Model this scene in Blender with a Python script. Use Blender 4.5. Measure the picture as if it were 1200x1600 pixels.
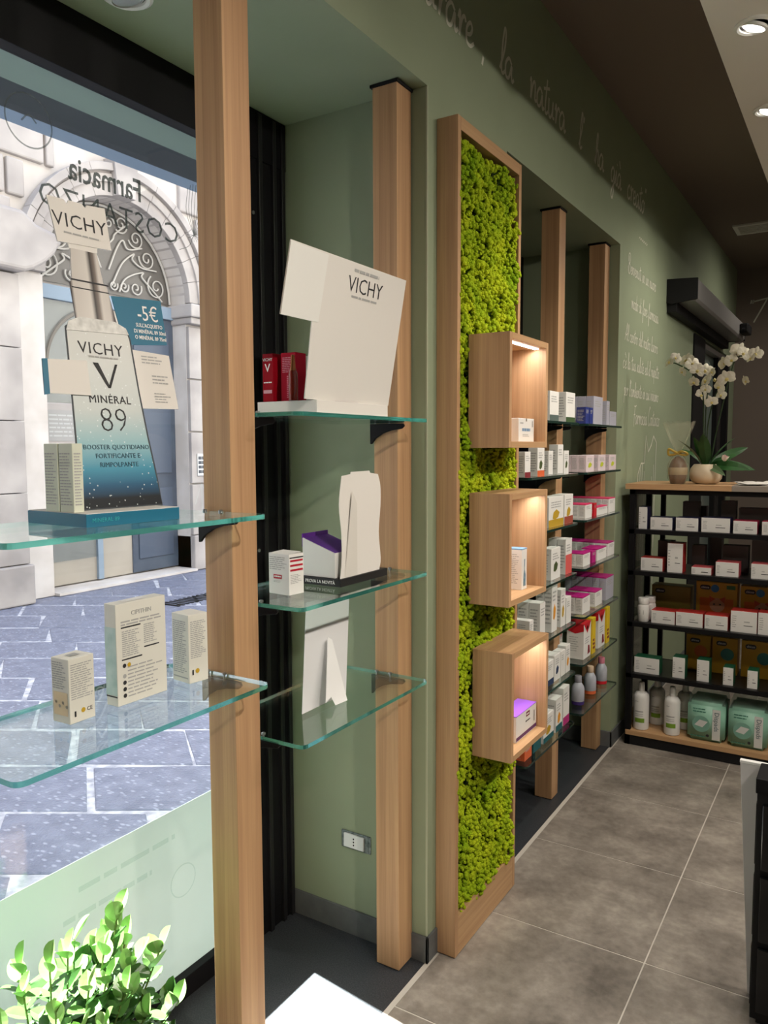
import bpy, bmesh, math, random
import numpy as np
from mathutils import Matrix, Vector

random.seed(7)
for _o in list(bpy.data.objects):
    bpy.data.objects.remove(_o, do_unlink=True)
scene = bpy.context.scene
COL = scene.collection

# ------------------------------------------------------------------ camera
CAM = (1.163, 0.0, 1.69)
cam_d = bpy.data.cameras.new('camera')
cam_d.sensor_fit = 'VERTICAL'
cam_d.sensor_height = 36.0
cam_d.sensor_width = 27.0
cam_d.lens = 36.0 * 1210.0 / 1600.0
cam_d.clip_start = 0.02
cam_d.clip_end = 200
cam = bpy.data.objects.new('camera', cam_d)
COL.objects.link(cam)


def _cam_rot():
    f = 1210.0
    dy = np.array([1353 - 600.0, -(697 - 800.0), -f]); dy /= np.linalg.norm(dy)
    dz = -np.array([680 - 600.0, -(15000 - 800.0), -f]); dz -= dz.dot(dy) * dy; dz /= np.linalg.norm(dz)
    dx = np.cross(dy, dz)
    return np.stack([dx, dy, dz], 1).T


_r = _cam_rot()
cam.matrix_world = Matrix.Translation(CAM) @ Matrix([list(map(float, r)) for r in _r]).to_4x4()
scene.camera = cam

# ------------------------------------------------------------------ world, sun, exposure
world = bpy.data.worlds.new('sky')
scene.world = world
world.use_nodes = True
wn = world.node_tree
wn.nodes.clear()
_out = wn.nodes.new('ShaderNodeOutputWorld')
_bg = wn.nodes.new('ShaderNodeBackground')
_sky = wn.nodes.new('ShaderNodeTexSky')
_sky.sky_type = 'NISHITA'
_sky.sun_disc = False
_sky.sun_elevation = math.radians(63)
_sky.sun_rotation = math.radians(-90)
_sky.air_density = 1.0
_sky.dust_density = 2.5
_sky.ozone_density = 1.0
_bg.inputs['Strength'].default_value = 0.62
wn.links.new(_sky.outputs[0], _bg.inputs[0])
wn.links.new(_bg.outputs[0], _out.inputs[0])

SUN_DIR = Vector((0.99, -0.13, -2.0)).normalized()
sun_d = bpy.data.lights.new('sun', 'SUN')
sun_d.energy = 60.0
sun_d.angle = math.radians(0.6)
sun_d.color = (1.0, 0.98, 0.95)
sun = bpy.data.objects.new('sun', sun_d)
sun.rotation_euler = SUN_DIR.to_track_quat('-Z', 'Y').to_euler()
sun.location = (-8, 2, 14)
COL.objects.link(sun)

vs = scene.view_settings
vs.view_transform = 'Standard'
vs.look = 'None'
vs.gamma = 1.0
vs.use_curve_mapping = False
vs.exposure = 0.75
LAMP_W = 26.0           # power of one ceiling spotlight


# ------------------------------------------------------------------ helpers
def S(r, g, b):
    f = lambda c: (c / 255.0 / 12.92) if c / 255.0 <= 0.04045 else ((c / 255.0 + 0.055) / 1.055) ** 2.4
    return (f(r), f(g), f(b), 1.0)


class MB:
    """collects geometry of one mesh"""
    def __init__(self):
        self.v, self.f, self.m = [], [], []

    def poly(self, pts, mi=0):
        n = len(self.v)
        self.v += [tuple(p) for p in pts]
        self.f.append(tuple(range(n, n + len(pts))))
        self.m.append(mi)
        return self

    def box(self, x0, x1, y0, y1, z0, z1, mi=0):
        n = len(self.v)
        self.v += [(x0, y0, z0), (x1, y0, z0), (x1, y1, z0), (x0, y1, z0), (x0, y0, z1), (x1, y0, z1), (x1, y1, z1), (x0, y1, z1)]
        for q in ((0, 3, 2, 1), (4, 5, 6, 7), (0, 1, 5, 4), (1, 2, 6, 5), (2, 3, 7, 6), (3, 0, 4, 7)):
            self.f.append(tuple(n + i for i in q)); self.m.append(mi)
        return self

    def prism(self, pts, a, b, axis, mi=0, mside=None):
        """outline pts (2D, ccw seen from +axis) extruded from a to b along axis: 0 -> (y,z), 1 -> (x,z), 2 -> (x,y)"""
        n = len(self.v); k = len(pts)
        def mk(p, t):
            return (t, p[0], p[1]) if axis == 0 else (p[0], t, p[1]) if axis == 1 else (p[0], p[1], t)
        self.v += [mk(p, a) for p in pts] + [mk(p, b) for p in pts]
        flip = axis == 1
        lo = tuple(n + i for i in range(k)); hi = tuple(n + k + i for i in range(k))
        self.f.append(lo if flip else lo[::-1]); self.m.append(mi)
        self.f.append(hi[::-1] if flip else hi); self.m.append(mi)
        for i in range(k):
            j = (i + 1) % k
            q = (n + i, n + j, n + k + j, n + k + i)
            self.f.append(q[::-1] if flip else q); self.m.append(mi if mside is None else mside)
        return self

    def tube(self, pts, r, n=8, cap=True, mi=0):
        pts = [Vector(p) for p in pts]
        rr = r if isinstance(r, (list, tuple)) else [r] * len(pts)
        base = len(self.v)
        t0 = (pts[1] - pts[0]).normalized()
        up = Vector((0, 0, 1)) if abs(t0.z) < 0.9 else Vector((1, 0, 0))
        a = t0.cross(up).normalized()
        for i, p in enumerate(pts):
            t = (pts[min(i + 1, len(pts) - 1)] - pts[max(i - 1, 0)]).normalized()
            a = (a - t * a.dot(t)).normalized()
            b = t.cross(a)
            for k in range(n):
                an = 2 * math.pi * k / n
                self.v.append(tuple(p + (a * math.cos(an) + b * math.sin(an)) * rr[i]))
        for i in range(len(pts) - 1):
            for k in range(n):
                k2 = (k + 1) % n
                self.f.append((base + i * n + k, base + i * n + k2, base + (i + 1) * n + k2, base + (i + 1) * n + k)); self.m.append(mi)
        if cap:
            self.f.append(tuple(base + k for k in range(n))[::-1]); self.m.append(mi)
            e = base + (len(pts) - 1) * n
            self.f.append(tuple(e + k for k in range(n))); self.m.append(mi)
        return self

    def lathe(self, prof, n=24, c=(0, 0, 0), mi=0, sx=1.0, sy=1.0):
        base = len(self.v)
        for (r, z) in prof:
            for k in range(n):
                an = 2 * math.pi * k / n
                self.v.append((c[0] + r * math.cos(an) * sx, c[1] + r * math.sin(an) * sy, c[2] + z))
        for i in range(len(prof) - 1):
            for k in range(n):
                k2 = (k + 1) % n
                self.f.append((base + i * n + k, base + i * n + k2, base + (i + 1) * n + k2, base + (i + 1) * n + k)); self.m.append(mi)
        if prof[0][0] > 1e-5:
            self.f.append(tuple(base + k for k in range(n))[::-1]); self.m.append(mi)
        if prof[-1][0] > 1e-5:
            e = base + (len(prof) - 1) * n
            self.f.append(tuple(e + k for k in range(n))); self.m.append(mi)
        return self

    def mesh(self, name, mats, smooth=False, bevel=0.0, seg=2):
        me = bpy.data.meshes.new(name)
        me.from_pydata(self.v, [], self.f)
        for m in (mats if isinstance(mats, (list, tuple)) else [mats]):
            me.materials.append(m)
        for p, mi in zip(me.polygons, self.m):
            p.material_index = mi
        if bevel > 0:
            bm = bmesh.new(); bm.from_mesh(me)
            bmesh.ops.remove_doubles(bm, verts=bm.verts, dist=1e-6)
            es = [e for e in bm.edges if len(e.link_faces) == 2 and e.calc_face_angle(0) > 0.5]
            bmesh.ops.bevel(bm, geom=es, offset=bevel, segments=seg, affect='EDGES', profile=0.5)
            bm.to_mesh(me); bm.free()
        if smooth:
            me.polygons.foreach_set('use_smooth', [True] * len(me.polygons))
            try:
                me.set_sharp_from_angle(angle=math.radians(40))
            except Exception:
                pass
        me.update()
        return me

    def build(self, name, mats, parent=None, smooth=False, bevel=0.0, seg=2):
        return put(name, self.mesh(name, mats, smooth, bevel, seg), parent)


def put(name, me, parent=None, loc=None, rot=None, scale=None):
    o = bpy.data.objects.new(name, me)
    COL.objects.link(o)
    if parent is not None:
        o.parent = parent
    if loc is not None: o.location = loc
    if rot is not None: o.rotation_euler = rot
    if scale is not None: o.scale = scale
    return o


def tag(o, label=None, cat=None, group=None, kind=None):
    if label: o['label'] = label
    if cat: o['category'] = cat
    if group: o['group'] = group
    if kind: o['kind'] = kind
    return o


def thing(name, label, cat, loc=(0, 0, 0), rotz=0.0, group=None):
    o = put(name, None, None, loc, (0, 0, rotz))
    o.empty_display_size = 0.05
    return tag(o, label, cat, group)


def BX(name, mat, parent, x0, x1, y0, y1, z0, z1, bevel=0.0):
    return MB().box(x0, x1, y0, y1, z0, z1).build(name, mat, parent, bevel=bevel)


# ------------------------------------------------------------------ materials
MATS = {}


def mat(name, col, rough=0.5, metal=0.0, spec=0.5, noise=None, bump=None, emit=None, trans=0.0, ior=1.45, alpha=None, sheen=0.0, coat=0.0):
    """principled; noise=(scale, colour2, detail) mixes a second colour; bump=(scale, strength)"""
    if name in MATS:
        return MATS[name]
    m = bpy.data.materials.new(name)
    m.use_nodes = True
    nt = m.node_tree
    p = nt.nodes['Principled BSDF']
    p.inputs['Base Color'].default_value = col
    p.inputs['Roughness'].default_value = rough
    p.inputs['Metallic'].default_value = metal
    p.inputs['Specular IOR Level'].default_value = spec
    p.inputs['Transmission Weight'].default_value = trans
    p.inputs['IOR'].default_value = ior
    p.inputs['Coat Weight'].default_value = coat
    if alpha is not None: p.inputs['Alpha'].default_value = alpha
    if emit:
        p.inputs['Emission Color'].default_value = emit[0]
        p.inputs['Emission Strength'].default_value = emit[1]
    tc = None
    if noise or bump:
        tc = nt.nodes.new('ShaderNodeTexCoord')
    if noise:
        n = nt.nodes.new('ShaderNodeTexNoise')
        n.inputs['Scale'].default_value = noise[0]
        n.inputs['Detail'].default_value = noise[2] if len(noise) > 2 else 4
        nt.links.new(tc.outputs['Object'], n.inputs['Vector'])
        r = nt.nodes.new('ShaderNodeValToRGB')
        r.color_ramp.elements[0].position = 0.35; r.color_ramp.elements[0].color = col
        r.color_ramp.elements[1].position = 0.68; r.color_ramp.elements[1].color = noise[1]
        nt.links.new(n.outputs['Fac'], r.inputs['Fac'])
        nt.links.new(r.outputs['Color'], p.inputs['Base Color'])
    if bump:
        n2 = nt.nodes.new('ShaderNodeTexNoise')
        n2.inputs['Scale'].default_value = bump[0]; n2.inputs['Detail'].default_value = 3
        nt.links.new(tc.outputs['Object'], n2.inputs['Vector'])
        b = nt.nodes.new('ShaderNodeBump')
        b.inputs['Strength'].default_value = bump[1]; b.inputs['Distance'].default_value = 0.01
        nt.links.new(n2.outputs['Fac'], b.inputs['Height'])
        nt.links.new(b.outputs['Normal'], p.inputs['Normal'])
    MATS[name] = m
    return m


def wood(name, c1, c2, axis=2, sc=1.0, rough=0.5):
    if name in MATS:
        return MATS[name]
    m = bpy.data.materials.new(name)
    m.use_nodes = True
    nt = m.node_tree
    p = nt.nodes['Principled BSDF']
    p.inputs['Roughness'].default_value = rough
    p.inputs['Specular IOR Level'].default_value = 0.35
    tc = nt.nodes.new('ShaderNodeTexCoord')
    mp = nt.nodes.new('ShaderNodeMapping')
    s = [38 * sc, 38 * sc, 38 * sc]; s[axis] = 0.8 * sc
    mp.inputs['Scale'].default_value = s
    n1 = nt.nodes.new('ShaderNodeTexNoise')
    n1.inputs['Scale'].default_value = 1.0; n1.inputs['Detail'].default_value = 5; n1.inputs['Roughness'].default_value = 0.6; n1.inputs['Distortion'].default_value = 0.4
    s2 = [230 * sc, 230 * sc, 230 * sc]; s2[axis] = 3.5 * sc
    mp2 = nt.nodes.new('ShaderNodeMapping'); mp2.inputs['Scale'].default_value = s2
    n2 = nt.nodes.new('ShaderNodeTexNoise'); n2.inputs['Scale'].default_value = 1.0; n2.inputs['Detail'].default_value = 2
    nt.links.new(tc.outputs['Object'], mp.inputs['Vector']); nt.links.new(tc.outputs['Object'], mp2.inputs['Vector'])
    nt.links.new(mp.outputs[0], n1.inputs['Vector']); nt.links.new(mp2.outputs[0], n2.inputs['Vector'])
    mx = nt.nodes.new('ShaderNodeMath'); mx.operation = 'MULTIPLY_ADD'
    mx.inputs[1].default_value = 0.35; nt.links.new(n2.outputs['Fac'], mx.inputs[0]); nt.links.new(n1.outputs['Fac'], mx.inputs[2])
    r = nt.nodes.new('ShaderNodeValToRGB')
    r.color_ramp.elements[0].position = 0.38; r.color_ramp.elements[0].color = c1
    r.color_ramp.elements[1].position = 0.98; r.color_ramp.elements[1].color = c2
    nt.links.new(mx.outputs[0], r.inputs['Fac']); nt.links.new(r.outputs['Color'], p.inputs['Base Color'])
    MATS[name] = m
    return m


def clear_glass(name, tint, rough=0.0, ior=1.5, gl=1.0):
    if name in MATS:
        return MATS[name]
    m = bpy.data.materials.new(name)
    m.use_nodes = True
    nt = m.node_tree
    nt.nodes.clear()
    o = nt.nodes.new('ShaderNodeOutputMaterial')
    t = nt.nodes.new('ShaderNodeBsdfTransparent'); t.inputs['Color'].default_value = tint
    g = nt.nodes.new('ShaderNodeBsdfGlossy'); g.inputs['Roughness'].default_value = rough; g.inputs['Color'].default_value = (gl, gl, gl, 1)
    lw = nt.nodes.new('ShaderNodeLayerWeight'); lw.inputs['Blend'].default_value = 0.5
    pw = nt.nodes.new('ShaderNodeMath'); pw.operation = 'POWER'; pw.inputs[1].default_value = 5.0
    f = nt.nodes.new('ShaderNodeMath'); f.operation = 'MULTIPLY_ADD'     # Schlick, the same from both sides
    f0 = ((ior - 1) / (ior + 1)) ** 2
    f.inputs[1].default_value = 1 - f0; f.inputs[2].default_value = f0
    nt.links.new(lw.outputs['Facing'], pw.inputs[0]); nt.links.new(pw.outputs[0], f.inputs[0])
    mx = nt.nodes.new('ShaderNodeMixShader')
    nt.links.new(f.outputs[0], mx.inputs[0]); nt.links.new(t.outputs[0], mx.inputs[1]); nt.links.new(g.outputs[0], mx.inputs[2])
    nt.links.new(mx.outputs[0], o.inputs[0])
    MATS[name] = m
    return m


def film_mat(name, col, opac, transl=0.5):
    """frosted film / cellophane: diffuse + translucent + some clear transmission"""
    if name in MATS:
        return MATS[name]
    m = bpy.data.materials.new(name)
    m.use_nodes = True
    nt = m.node_tree
    nt.nodes.clear()
    o = nt.nodes.new('ShaderNodeOutputMaterial')
    d = nt.nodes.new('ShaderNodeBsdfDiffuse'); d.inputs['Color'].default_value = col
    t = nt.nodes.new('ShaderNodeBsdfTranslucent'); t.inputs['Color'].default_value = col
    tr = nt.nodes.new('ShaderNodeBsdfTransparent'); tr.inputs['Color'].default_value = (0.95, 1.0, 0.97, 1)
    m1 = nt.nodes.new('ShaderNodeMixShader'); m1.inputs[0].default_value = transl
    m2 = nt.nodes.new('ShaderNodeMixShader'); m2.inputs[0].default_value = opac
    nt.links.new(d.outputs[0], m1.inputs[1]); nt.links.new(t.outputs[0], m1.inputs[2])
    nt.links.new(tr.outputs[0], m2.inputs[1]); nt.links.new(m1.outputs[0], m2.inputs[2])
    nt.links.new(m2.outputs[0], o.inputs[0])
    MATS[name] = m
    return m


WOOD_V = wood('wood_vertical', S(160, 120, 86), S(204, 164, 122), 2)
WOOD_X = wood('wood_cross', S(170, 130, 92), S(206, 168, 124), 0)
WOOD_Y = wood('wood_along', S(170, 130, 92), S(206, 168, 124), 1)
SAGE = mat('sage_paint', S(150, 161, 134), 0.7, spec=0.25, noise=(3.0, S(146, 157, 130)), bump=(60, 0.03))
TAUPE_CEIL = mat('taupe_ceiling', S(130, 117, 107), 0.9, spec=0.1)
TAUPE_WALL = mat('taupe_wall', S(134, 122, 114), 0.85, spec=0.15)
WHITE_CEIL = mat('white_ceiling', S(240, 234, 224), 0.9, spec=0.1)
BLACK = mat('black_metal', (0.006, 0.006, 0.007, 1), 0.55, spec=0.22)
BLACK_M = mat('black_matte', (0.010, 0.010, 0.011, 1), 0.6, spec=0.3)
WHITE_CARD = mat('white_card', S(226, 222, 216), 0.6, spec=0.3)
CARTON = mat('white_carton', S(228, 227, 223), 0.45, spec=0.4)
STEEL = mat('brushed_steel', S(196, 198, 200), 0.3, metal=1.0)
SILVER = mat('silver_paint', S(150, 148, 146), 0.4, metal=0.3)
PRINT_G = mat('grey_print', S(172, 172, 170), 0.6)
PRINT_D = mat('dark_print', S(45, 45, 48), 0.6)
WHITE_P = mat('white_print', S(238, 238, 236), 0.6)
GLASS_TOP = clear_glass('shelf_glass', (0.90, 0.965, 0.94, 1), 0.0, 1.45)
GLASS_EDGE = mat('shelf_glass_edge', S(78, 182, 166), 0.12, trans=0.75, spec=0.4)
GLASS_EDGE_SHADE = mat('shaded_shelf_glass_edge', S(30, 58, 52), 0.15, trans=0.3, spec=0.4)  # same shelf glass, the niche's shade painted into its edge colour
GLASS_WIN = clear_glass('window_glass', (0.93, 0.96, 0.95, 1), 0.0, 1.25)
ACRYLIC = clear_glass('clear_acrylic', (0.90, 0.90, 0.91, 1), 0.03, 1.5)


# ------------------------------------------------------------------ lettering helpers
def frame(o, x, y):
    """4x4 from origin and the directions of local x and y"""
    x = Vector(x).normalized(); y = Vector(y).normalized(); z = x.cross(y)
    return Matrix(((x.x, y.x, z.x, o[0]), (x.y, y.y, z.y, o[1]), (x.z, y.z, z.z, o[2]), (0, 0, 0, 1)))


PX = ((0, 1, 0), (0, 0, 1))      # face looking to +x : reads along +y
NY = ((1, 0, 0), (0, 0, 1))      # face looking to -y : reads along +x


def text(name, s, size, m, parent, M, align='LEFT', bold=0.0, xs=1.0, depth=0.0003, space=1.0):
    cu = bpy.data.curves.new(name, 'FONT')
    cu.body = s; cu.size = size; cu.align_x = align; cu.extrude = depth; cu.offset = bold
    cu.resolution_u = 2; cu.space_character = space
    t = bpy.data.objects.new(name, cu)
    COL.objects.link(t)
    dg = bpy.context.evaluated_depsgraph_get()
    me = bpy.data.meshes.new_from_object(t.evaluated_get(dg))
    bpy.data.objects.remove(t, do_unlink=True)
    bpy.data.curves.remove(cu)
    me.name = name
    me.materials.clear(); me.materials.append(m)
    o = put(name, me, parent)
    o.matrix_local = M @ Matrix.Diagonal((xs, 1, 1, 1))
    return o


def print_lines(name, m, parent, O, u, v, w, h, rows, fill=0.45, seed=1, ragged=0.35, off=0.0004):
    """a block of fine print: thin dashes on the face at O spanned by u (w) and v (h)"""
    rd = random.Random(seed)
    O = Vector(O); u = Vector(u).normalized(); v = Vector(v).normalized(); n = u.cross(v) * off
    b = MB(); step = h / rows
    for i in range(rows):
        z0 = h - (i + 1) * step + step * (1 - fill) / 2; z1 = z0 + step * fill
        x = 0.0; end = w * (1 - ragged * rd.random())
        while x < end:
            L = min(w * rd.uniform(0.10, 0.32), end - x)
            b.poly([O + u * x + v * z0 + n, O + u * (x + L) + v * z0 + n, O + u * (x + L) + v * z1 + n, O + u * x + v * z1 + n])
            x += L + w * 0.03
    return b.build(name, m, parent)


GLY = {
 'a': (1.02, [[(.75,.8),(.4,1),(.05,.6),(.15,.05),(.5,.1),(.75,.75),(.78,.3),(.9,.02),(1.1,.2)]]),
 'b': (.8, [[(0,.1),(.35,1.3),(.35,2),(.2,1.8),(.15,.2),(.4,0),(.65,.4),(.5,.8),(.25,.6)]]),
 'c': (.82, [[(.7,.8),(.45,1),(.08,.6),(.15,.1),(.5,0),(.85,.25)]]),
 'd': (1.02, [[(.75,.8),(.4,1),(.05,.6),(.15,.05),(.5,.1),(.75,.75)],[(.9,2.1),(.76,.6),(.82,.05),(1.1,.2)]]),
 'e': (.8, [[(.02,.35),(.45,.5),(.6,.8),(.4,1),(.1,.65),(.15,.1),(.5,0),(.85,.25)]]),
 'f': (.7, [[(0,.1),(.4,1.3),(.55,2),(.4,2.1),(.25,1.2),(.18,-.9),(.35,-1),(.42,-.3),(.3,0),(.7,.2)]]),
 'g': (1.0, [[(.75,.8),(.4,1),(.05,.6),(.15,.05),(.5,.1),(.78,.85)],[(.78,.9),(.72,-.5),(.5,-1.1),(.2,-.85),(.5,-.3),(1.05,.2)]]),
 'h': (.95, [[(0,.1),(.4,1.2),(.5,1.9),(.35,2),(.22,1.4),(.15,0)],[(.15,0),(.35,.8),(.6,1),(.7,.6),(.72,.08),(1,.15)]]),
 'i': (.55, [[(0,.2),(.22,1),(.22,.15),(.35,0),(.58,.2)],[(.3,1.4),(.34,1.5)]]),
 'l': (.58, [[(0,.1),(.42,1.2),(.48,2),(.32,2.15),(.17,1.3),(.18,.2),(.35,0),(.6,.2)]]),
 'm': (1.4, [[(.05,.8),(.15,1),(.2,0)],[(.2,0),(.38,.8),(.55,1),(.62,.6),(.62,0)],[(.62,0),(.8,.8),(1.0,1),(1.1,.6),(1.12,.1),(1.4,.15)]]),
 'n': (1.0, [[(.05,.8),(.15,1),(.2,0)],[(.2,0),(.4,.8),(.65,1),(.75,.6),(.78,.1),(1.05,.15)]]),
 'o': (.85, [[(.5,1),(.15,.8),(.05,.3),(.35,0),(.7,.3),(.65,.85),(.4,1),(.9,.85)]]),
 'p': (.9, [[(.1,1),(.12,-1)],[(.12,.3),(.3,.9),(.6,1),(.75,.6),(.6,.1),(.2,.05)]]),
 'r': (.78, [[(.05,.7),(.2,1.05),(.24,0)],[(.24,.1),(.4,.8),(.62,1),(.76,.8)]]),
 's': (.65, [[(0,.1),(.4,1.05),(.36,.7),(.55,.25),(.3,0),(.08,.12)]]),
 't': (.65, [[(.36,1.85),(.22,.3),(.38,0),(.65,.2)],[(-.1,1.2),(.75,1.5)]]),
 'u': (1.0, [[(.05,1),(.1,.3),(.3,0),(.6,.3),(.7,1)],[(.7,1),(.72,.2),(1,.15)]]),
 'v': (.8, [[(0,.9),(.12,1),(.3,0),(.6,1),(.82,.95)]]),
 'z': (.8, [[(.1,.95),(.65,1),(.1,.05),(.78,.08)]]),
 'A': (1.5, [[(0,0),(.5,1.2),(1.0,2.3),(1.05,1.2),(1.1,0)],[(.1,.9),(.6,.7),(1.4,.95)]]),
 'B': (1.7, [[(.55,2.2),(.45,1.2),(.4,.1)],[(.1,1.4),(.2,2.3),(.8,2.6),(1.3,2.1),(1.0,1.4),(.5,1.2),(1.1,1.1),(1.4,.5),(.9,-.1),(.3,.1),(-.1,.8)]]),
 'C': (1.3, [[(1.0,2.0),(.7,2.3),(.2,1.6),(.1,.6),(.45,-.05),(1.1,.3)]]),
 'F': (1.1, [[(.2,2.1),(.7,2.05),(1.3,2.2)],[(.6,2.05),(.4,1.0),(.25,-.3)],[(.1,1.05),(.8,1.15)]]),
 'T': (1.3, [[(-.3,1.9),(.6,2.1),(1.7,2.3)],[(.9,2.15),(.5,1.0),(.1,-.1)]]),
 "'": (.35, [[(.2,2.1),(.12,1.7)]]), ',': (.5, [[(.2,.12),(.12,-.3)]]), '"': (.5, [[(.12,2.1),(.08,1.75)],[(.3,2.1),(.26,1.75)]]),
 '`': (0, [[(-.75,1.9),(-.45,1.4)]]), ' ': (.75, []),
}


def cr(pts, k=5):
    P = [Vector(p).to_3d() for p in pts]
    if len(P) < 3: return P
    P = [P[0] * 2 - P[1]] + P + [P[-1] * 2 - P[-2]]
    out = []
    for i in range(1, len(P) - 2):
        for j in range(k):
            t = j / k
            a, b, c, d = P[i - 1], P[i], P[i + 1], P[i + 2]
            out.append(0.5 * ((2 * b) + (c - a) * t + (2 * a - 5 * b + 4 * c - d) * t * t + (3 * b - a - 3 * c + d) * t ** 3))
    out.append(P[-2])
    return out


def ribbon(b, pts, w):
    """flat stroke in the xy plane"""
    P = [Vector((p[0], p[1])) for p in pts]
    L, R = [], []
    for i, p in enumerate(P):
        t = (P[min(i + 1, len(P) - 1)] - P[max(i - 1, 0)])
        t = t.normalized() if t.length > 1e-9 else Vector((1, 0))
        n = Vector((-t.y, t.x)) * w / 2
        L.append(p + n); R.append(p - n)
    for i in range(len(P) - 1):
        b.poly([(R[i].x, R[i].y, 0), (R[i + 1].x, R[i + 1].y, 0), (L[i + 1].x, L[i + 1].y, 0), (L[i].x, L[i].y, 0)])


def script(name, s, size, w, m, parent, M, xs=1.0, slant=0.12):
    """handwriting, one object for each word"""
    x = 0.0
    for wd in s.split(' '):
        b = MB()
        for ch in wd:
            adv, strokes = GLY[ch]
            for st in strokes:
                pts = [(xs * (x + p[0] + slant * p[1]) * size, p[1] * size) for p in st]
                ribbon(b, cr(pts) if len(pts) > 2 else pts, w)
            x += adv
        x += GLY[' '][0]
        b.build(name, m, parent).matrix_local = M


def carton(name, label, cat, loc, w, d, h, rz=0.0, m=None, group=None, bevel=0.0008):
    """a carton: local front-near corner at the origin, front to +x, w along y, d back along -x"""
    o = MB().box(-d, 0, 0, w, 0, h).build(name, m or CARTON, None, bevel=bevel, seg=1)
    o.location = loc; o.rotation_euler = (0, 0, rz)
    return tag(o, label, cat, group)


def band(parent, m, w, d, h, z0, z1, name='colour_band', e=0.0004):
    return MB().box(-d - e, e, -e, w + e, z0, z1).build(name, m, parent)


def front_panel(parent, m, y0, y1, z0, z1, name='printed_panel', e=0.0005):
    return MB().poly([(e, y0, z0), (e, y1, z0), (e, y1, z1), (e, y0, z1)]).build(name, m, parent)

# ================================================================== SETTING
NZ = 2.775            # niche soffit
CZ = 3.45             # ceiling
NB = -0.60            # back of the niches


def struct(name, kindless=None, me=None):
    o = put(name, me)
    o['kind'] = 'structure'
    return o


# ---- floor: dark stone niche floor and rectified tiles, each one a piece
STONE = mat('dark_stone', (0.022, 0.025, 0.030, 1), 0.45, noise=(240, (0.055, 0.06, 0.068, 1), 2), bump=(300, 0.05))
GROUT = mat('tile_grout', S(196, 190, 180), 0.9)


def tile_mat():
    m = bpy.data.materials.new('cement_tile')
    m.use_nodes = True
    nt = m.node_tree; p = nt.nodes['Principled BSDF']
    p.inputs['Roughness'].default_value = 0.38; p.inputs['Specular IOR Level'].default_value = 0.45
    g = nt.nodes.new('ShaderNodeNewGeometry')
    n = nt.nodes.new('ShaderNodeTexNoise'); n.inputs['Scale'].default_value = 3.2; n.inputs['Detail'].default_value = 9; n.inputs['Roughness'].default_value = 0.68
    n2 = nt.nodes.new('ShaderNodeTexNoise'); n2.inputs['Scale'].default_value = 34; n2.inputs['Detail'].default_value = 5
    nt.links.new(g.outputs['Position'], n.inputs['Vector']); nt.links.new(g.outputs['Position'], n2.inputs['Vector'])
    ma = nt.nodes.new('ShaderNodeMath'); ma.operation = 'MULTIPLY_ADD'; ma.inputs[1].default_value = 0.22
    nt.links.new(n2.outputs['Fac'], ma.inputs[0]); nt.links.new(n.outputs['Fac'], ma.inputs[2])
    r = nt.nodes.new('ShaderNodeValToRGB')
    e = r.color_ramp.elements
    e[0].position = 0.42; e[0].color = S(102, 95, 88)
    e[1].position = 0.82; e[1].color = S(176, 168, 157)
    k = e.new(0.62); k.color = S(140, 132, 123)
    nt.links.new(ma.outputs[0], r.inputs['Fac']); nt.links.new(r.outputs['Color'], p.inputs['Base Color'])
    rr = nt.nodes.new('ShaderNodeMapRange'); rr.inputs[3].default_value = 0.28; rr.inputs[4].default_value = 0.55
    nt.links.new(n.outputs['Fac'], rr.inputs[0]); nt.links.new(rr.outputs[0], p.inputs['Roughness'])
    return m


TILE = tile_mat()
floor = struct('floor')
BX('grout_bed', GROUT, floor, -0.004, 3.9, -3.1, 8.7, -0.06, -0.0015)
BX('niche_floor', STONE, floor, NB - 0.05, -0.004, -0.7, 2.2, -0.06, 0.0)
BX('niche_floor', STONE, floor, NB - 0.05, -0.004, 2.2, 4.4, -0.06, 0.0)
TS = 0.6
tile_me = MB().box(-TS / 2 + 0.0025, TS / 2 - 0.0025, -0.299 + 0.0025, 0.299 - 0.0025, -0.012, 0.0).mesh('floor_tile', TILE, bevel=0.0007, seg=1)
for i in range(6):
    for j in range(-9, 11):
        put('floor_tile', tile_me, floor, (0.012 + TS * (i + 0.5), 2.50 + 0.598 * (j + 0.5), 0))

# ---- left wall with the two display niches and the sliding door
wl = MB()
wl.box(NB, 0, -3.1, 8.65, NZ, CZ)                  # band above the niches
wl.box(NB, 0, -3.1, -0.6, 0, NZ)
wl.box(NB, 0, 2.13, 2.74, 0, NZ)                   # pier behind the moss panel
wl.box(NB, 0, 4.29, 6.40, 0, NZ)
wl.box(NB, 0, 8.22, 8.65, 0, NZ)
wl.box(NB, 0, 6.40, 8.22, 2.56, NZ)
wall_left = struct('wall_left', me=wl.mesh('wall_left', SAGE))
ceiling = struct('ceiling', me=MB().box(-0.0, 3.9, -3.1, 8.7, CZ, CZ + 0.1).mesh('ceiling', TAUPE_CEIL))
drop = BX('dropped_panel', WHITE_CEIL, ceiling, 0.695, 3.8, -3.0, 6.4, 3.0, CZ)
struct('wall_back', me=MB().box(-0.6, 3.9, 8.6, 8.7, 0, CZ).mesh('wall_back', TAUPE_WALL))
struct('wall_right', me=MB().box(3.8, 3.9, -3.1, 8.7, 0, CZ).mesh('wall_right', mat('pale_wall', S(205, 200, 190), 0.8)))
struct('wall_front', me=MB().box(-0.6, 3.9, -3.1, -3.0, 0, CZ).mesh('wall_front', TAUPE_WALL))

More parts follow.
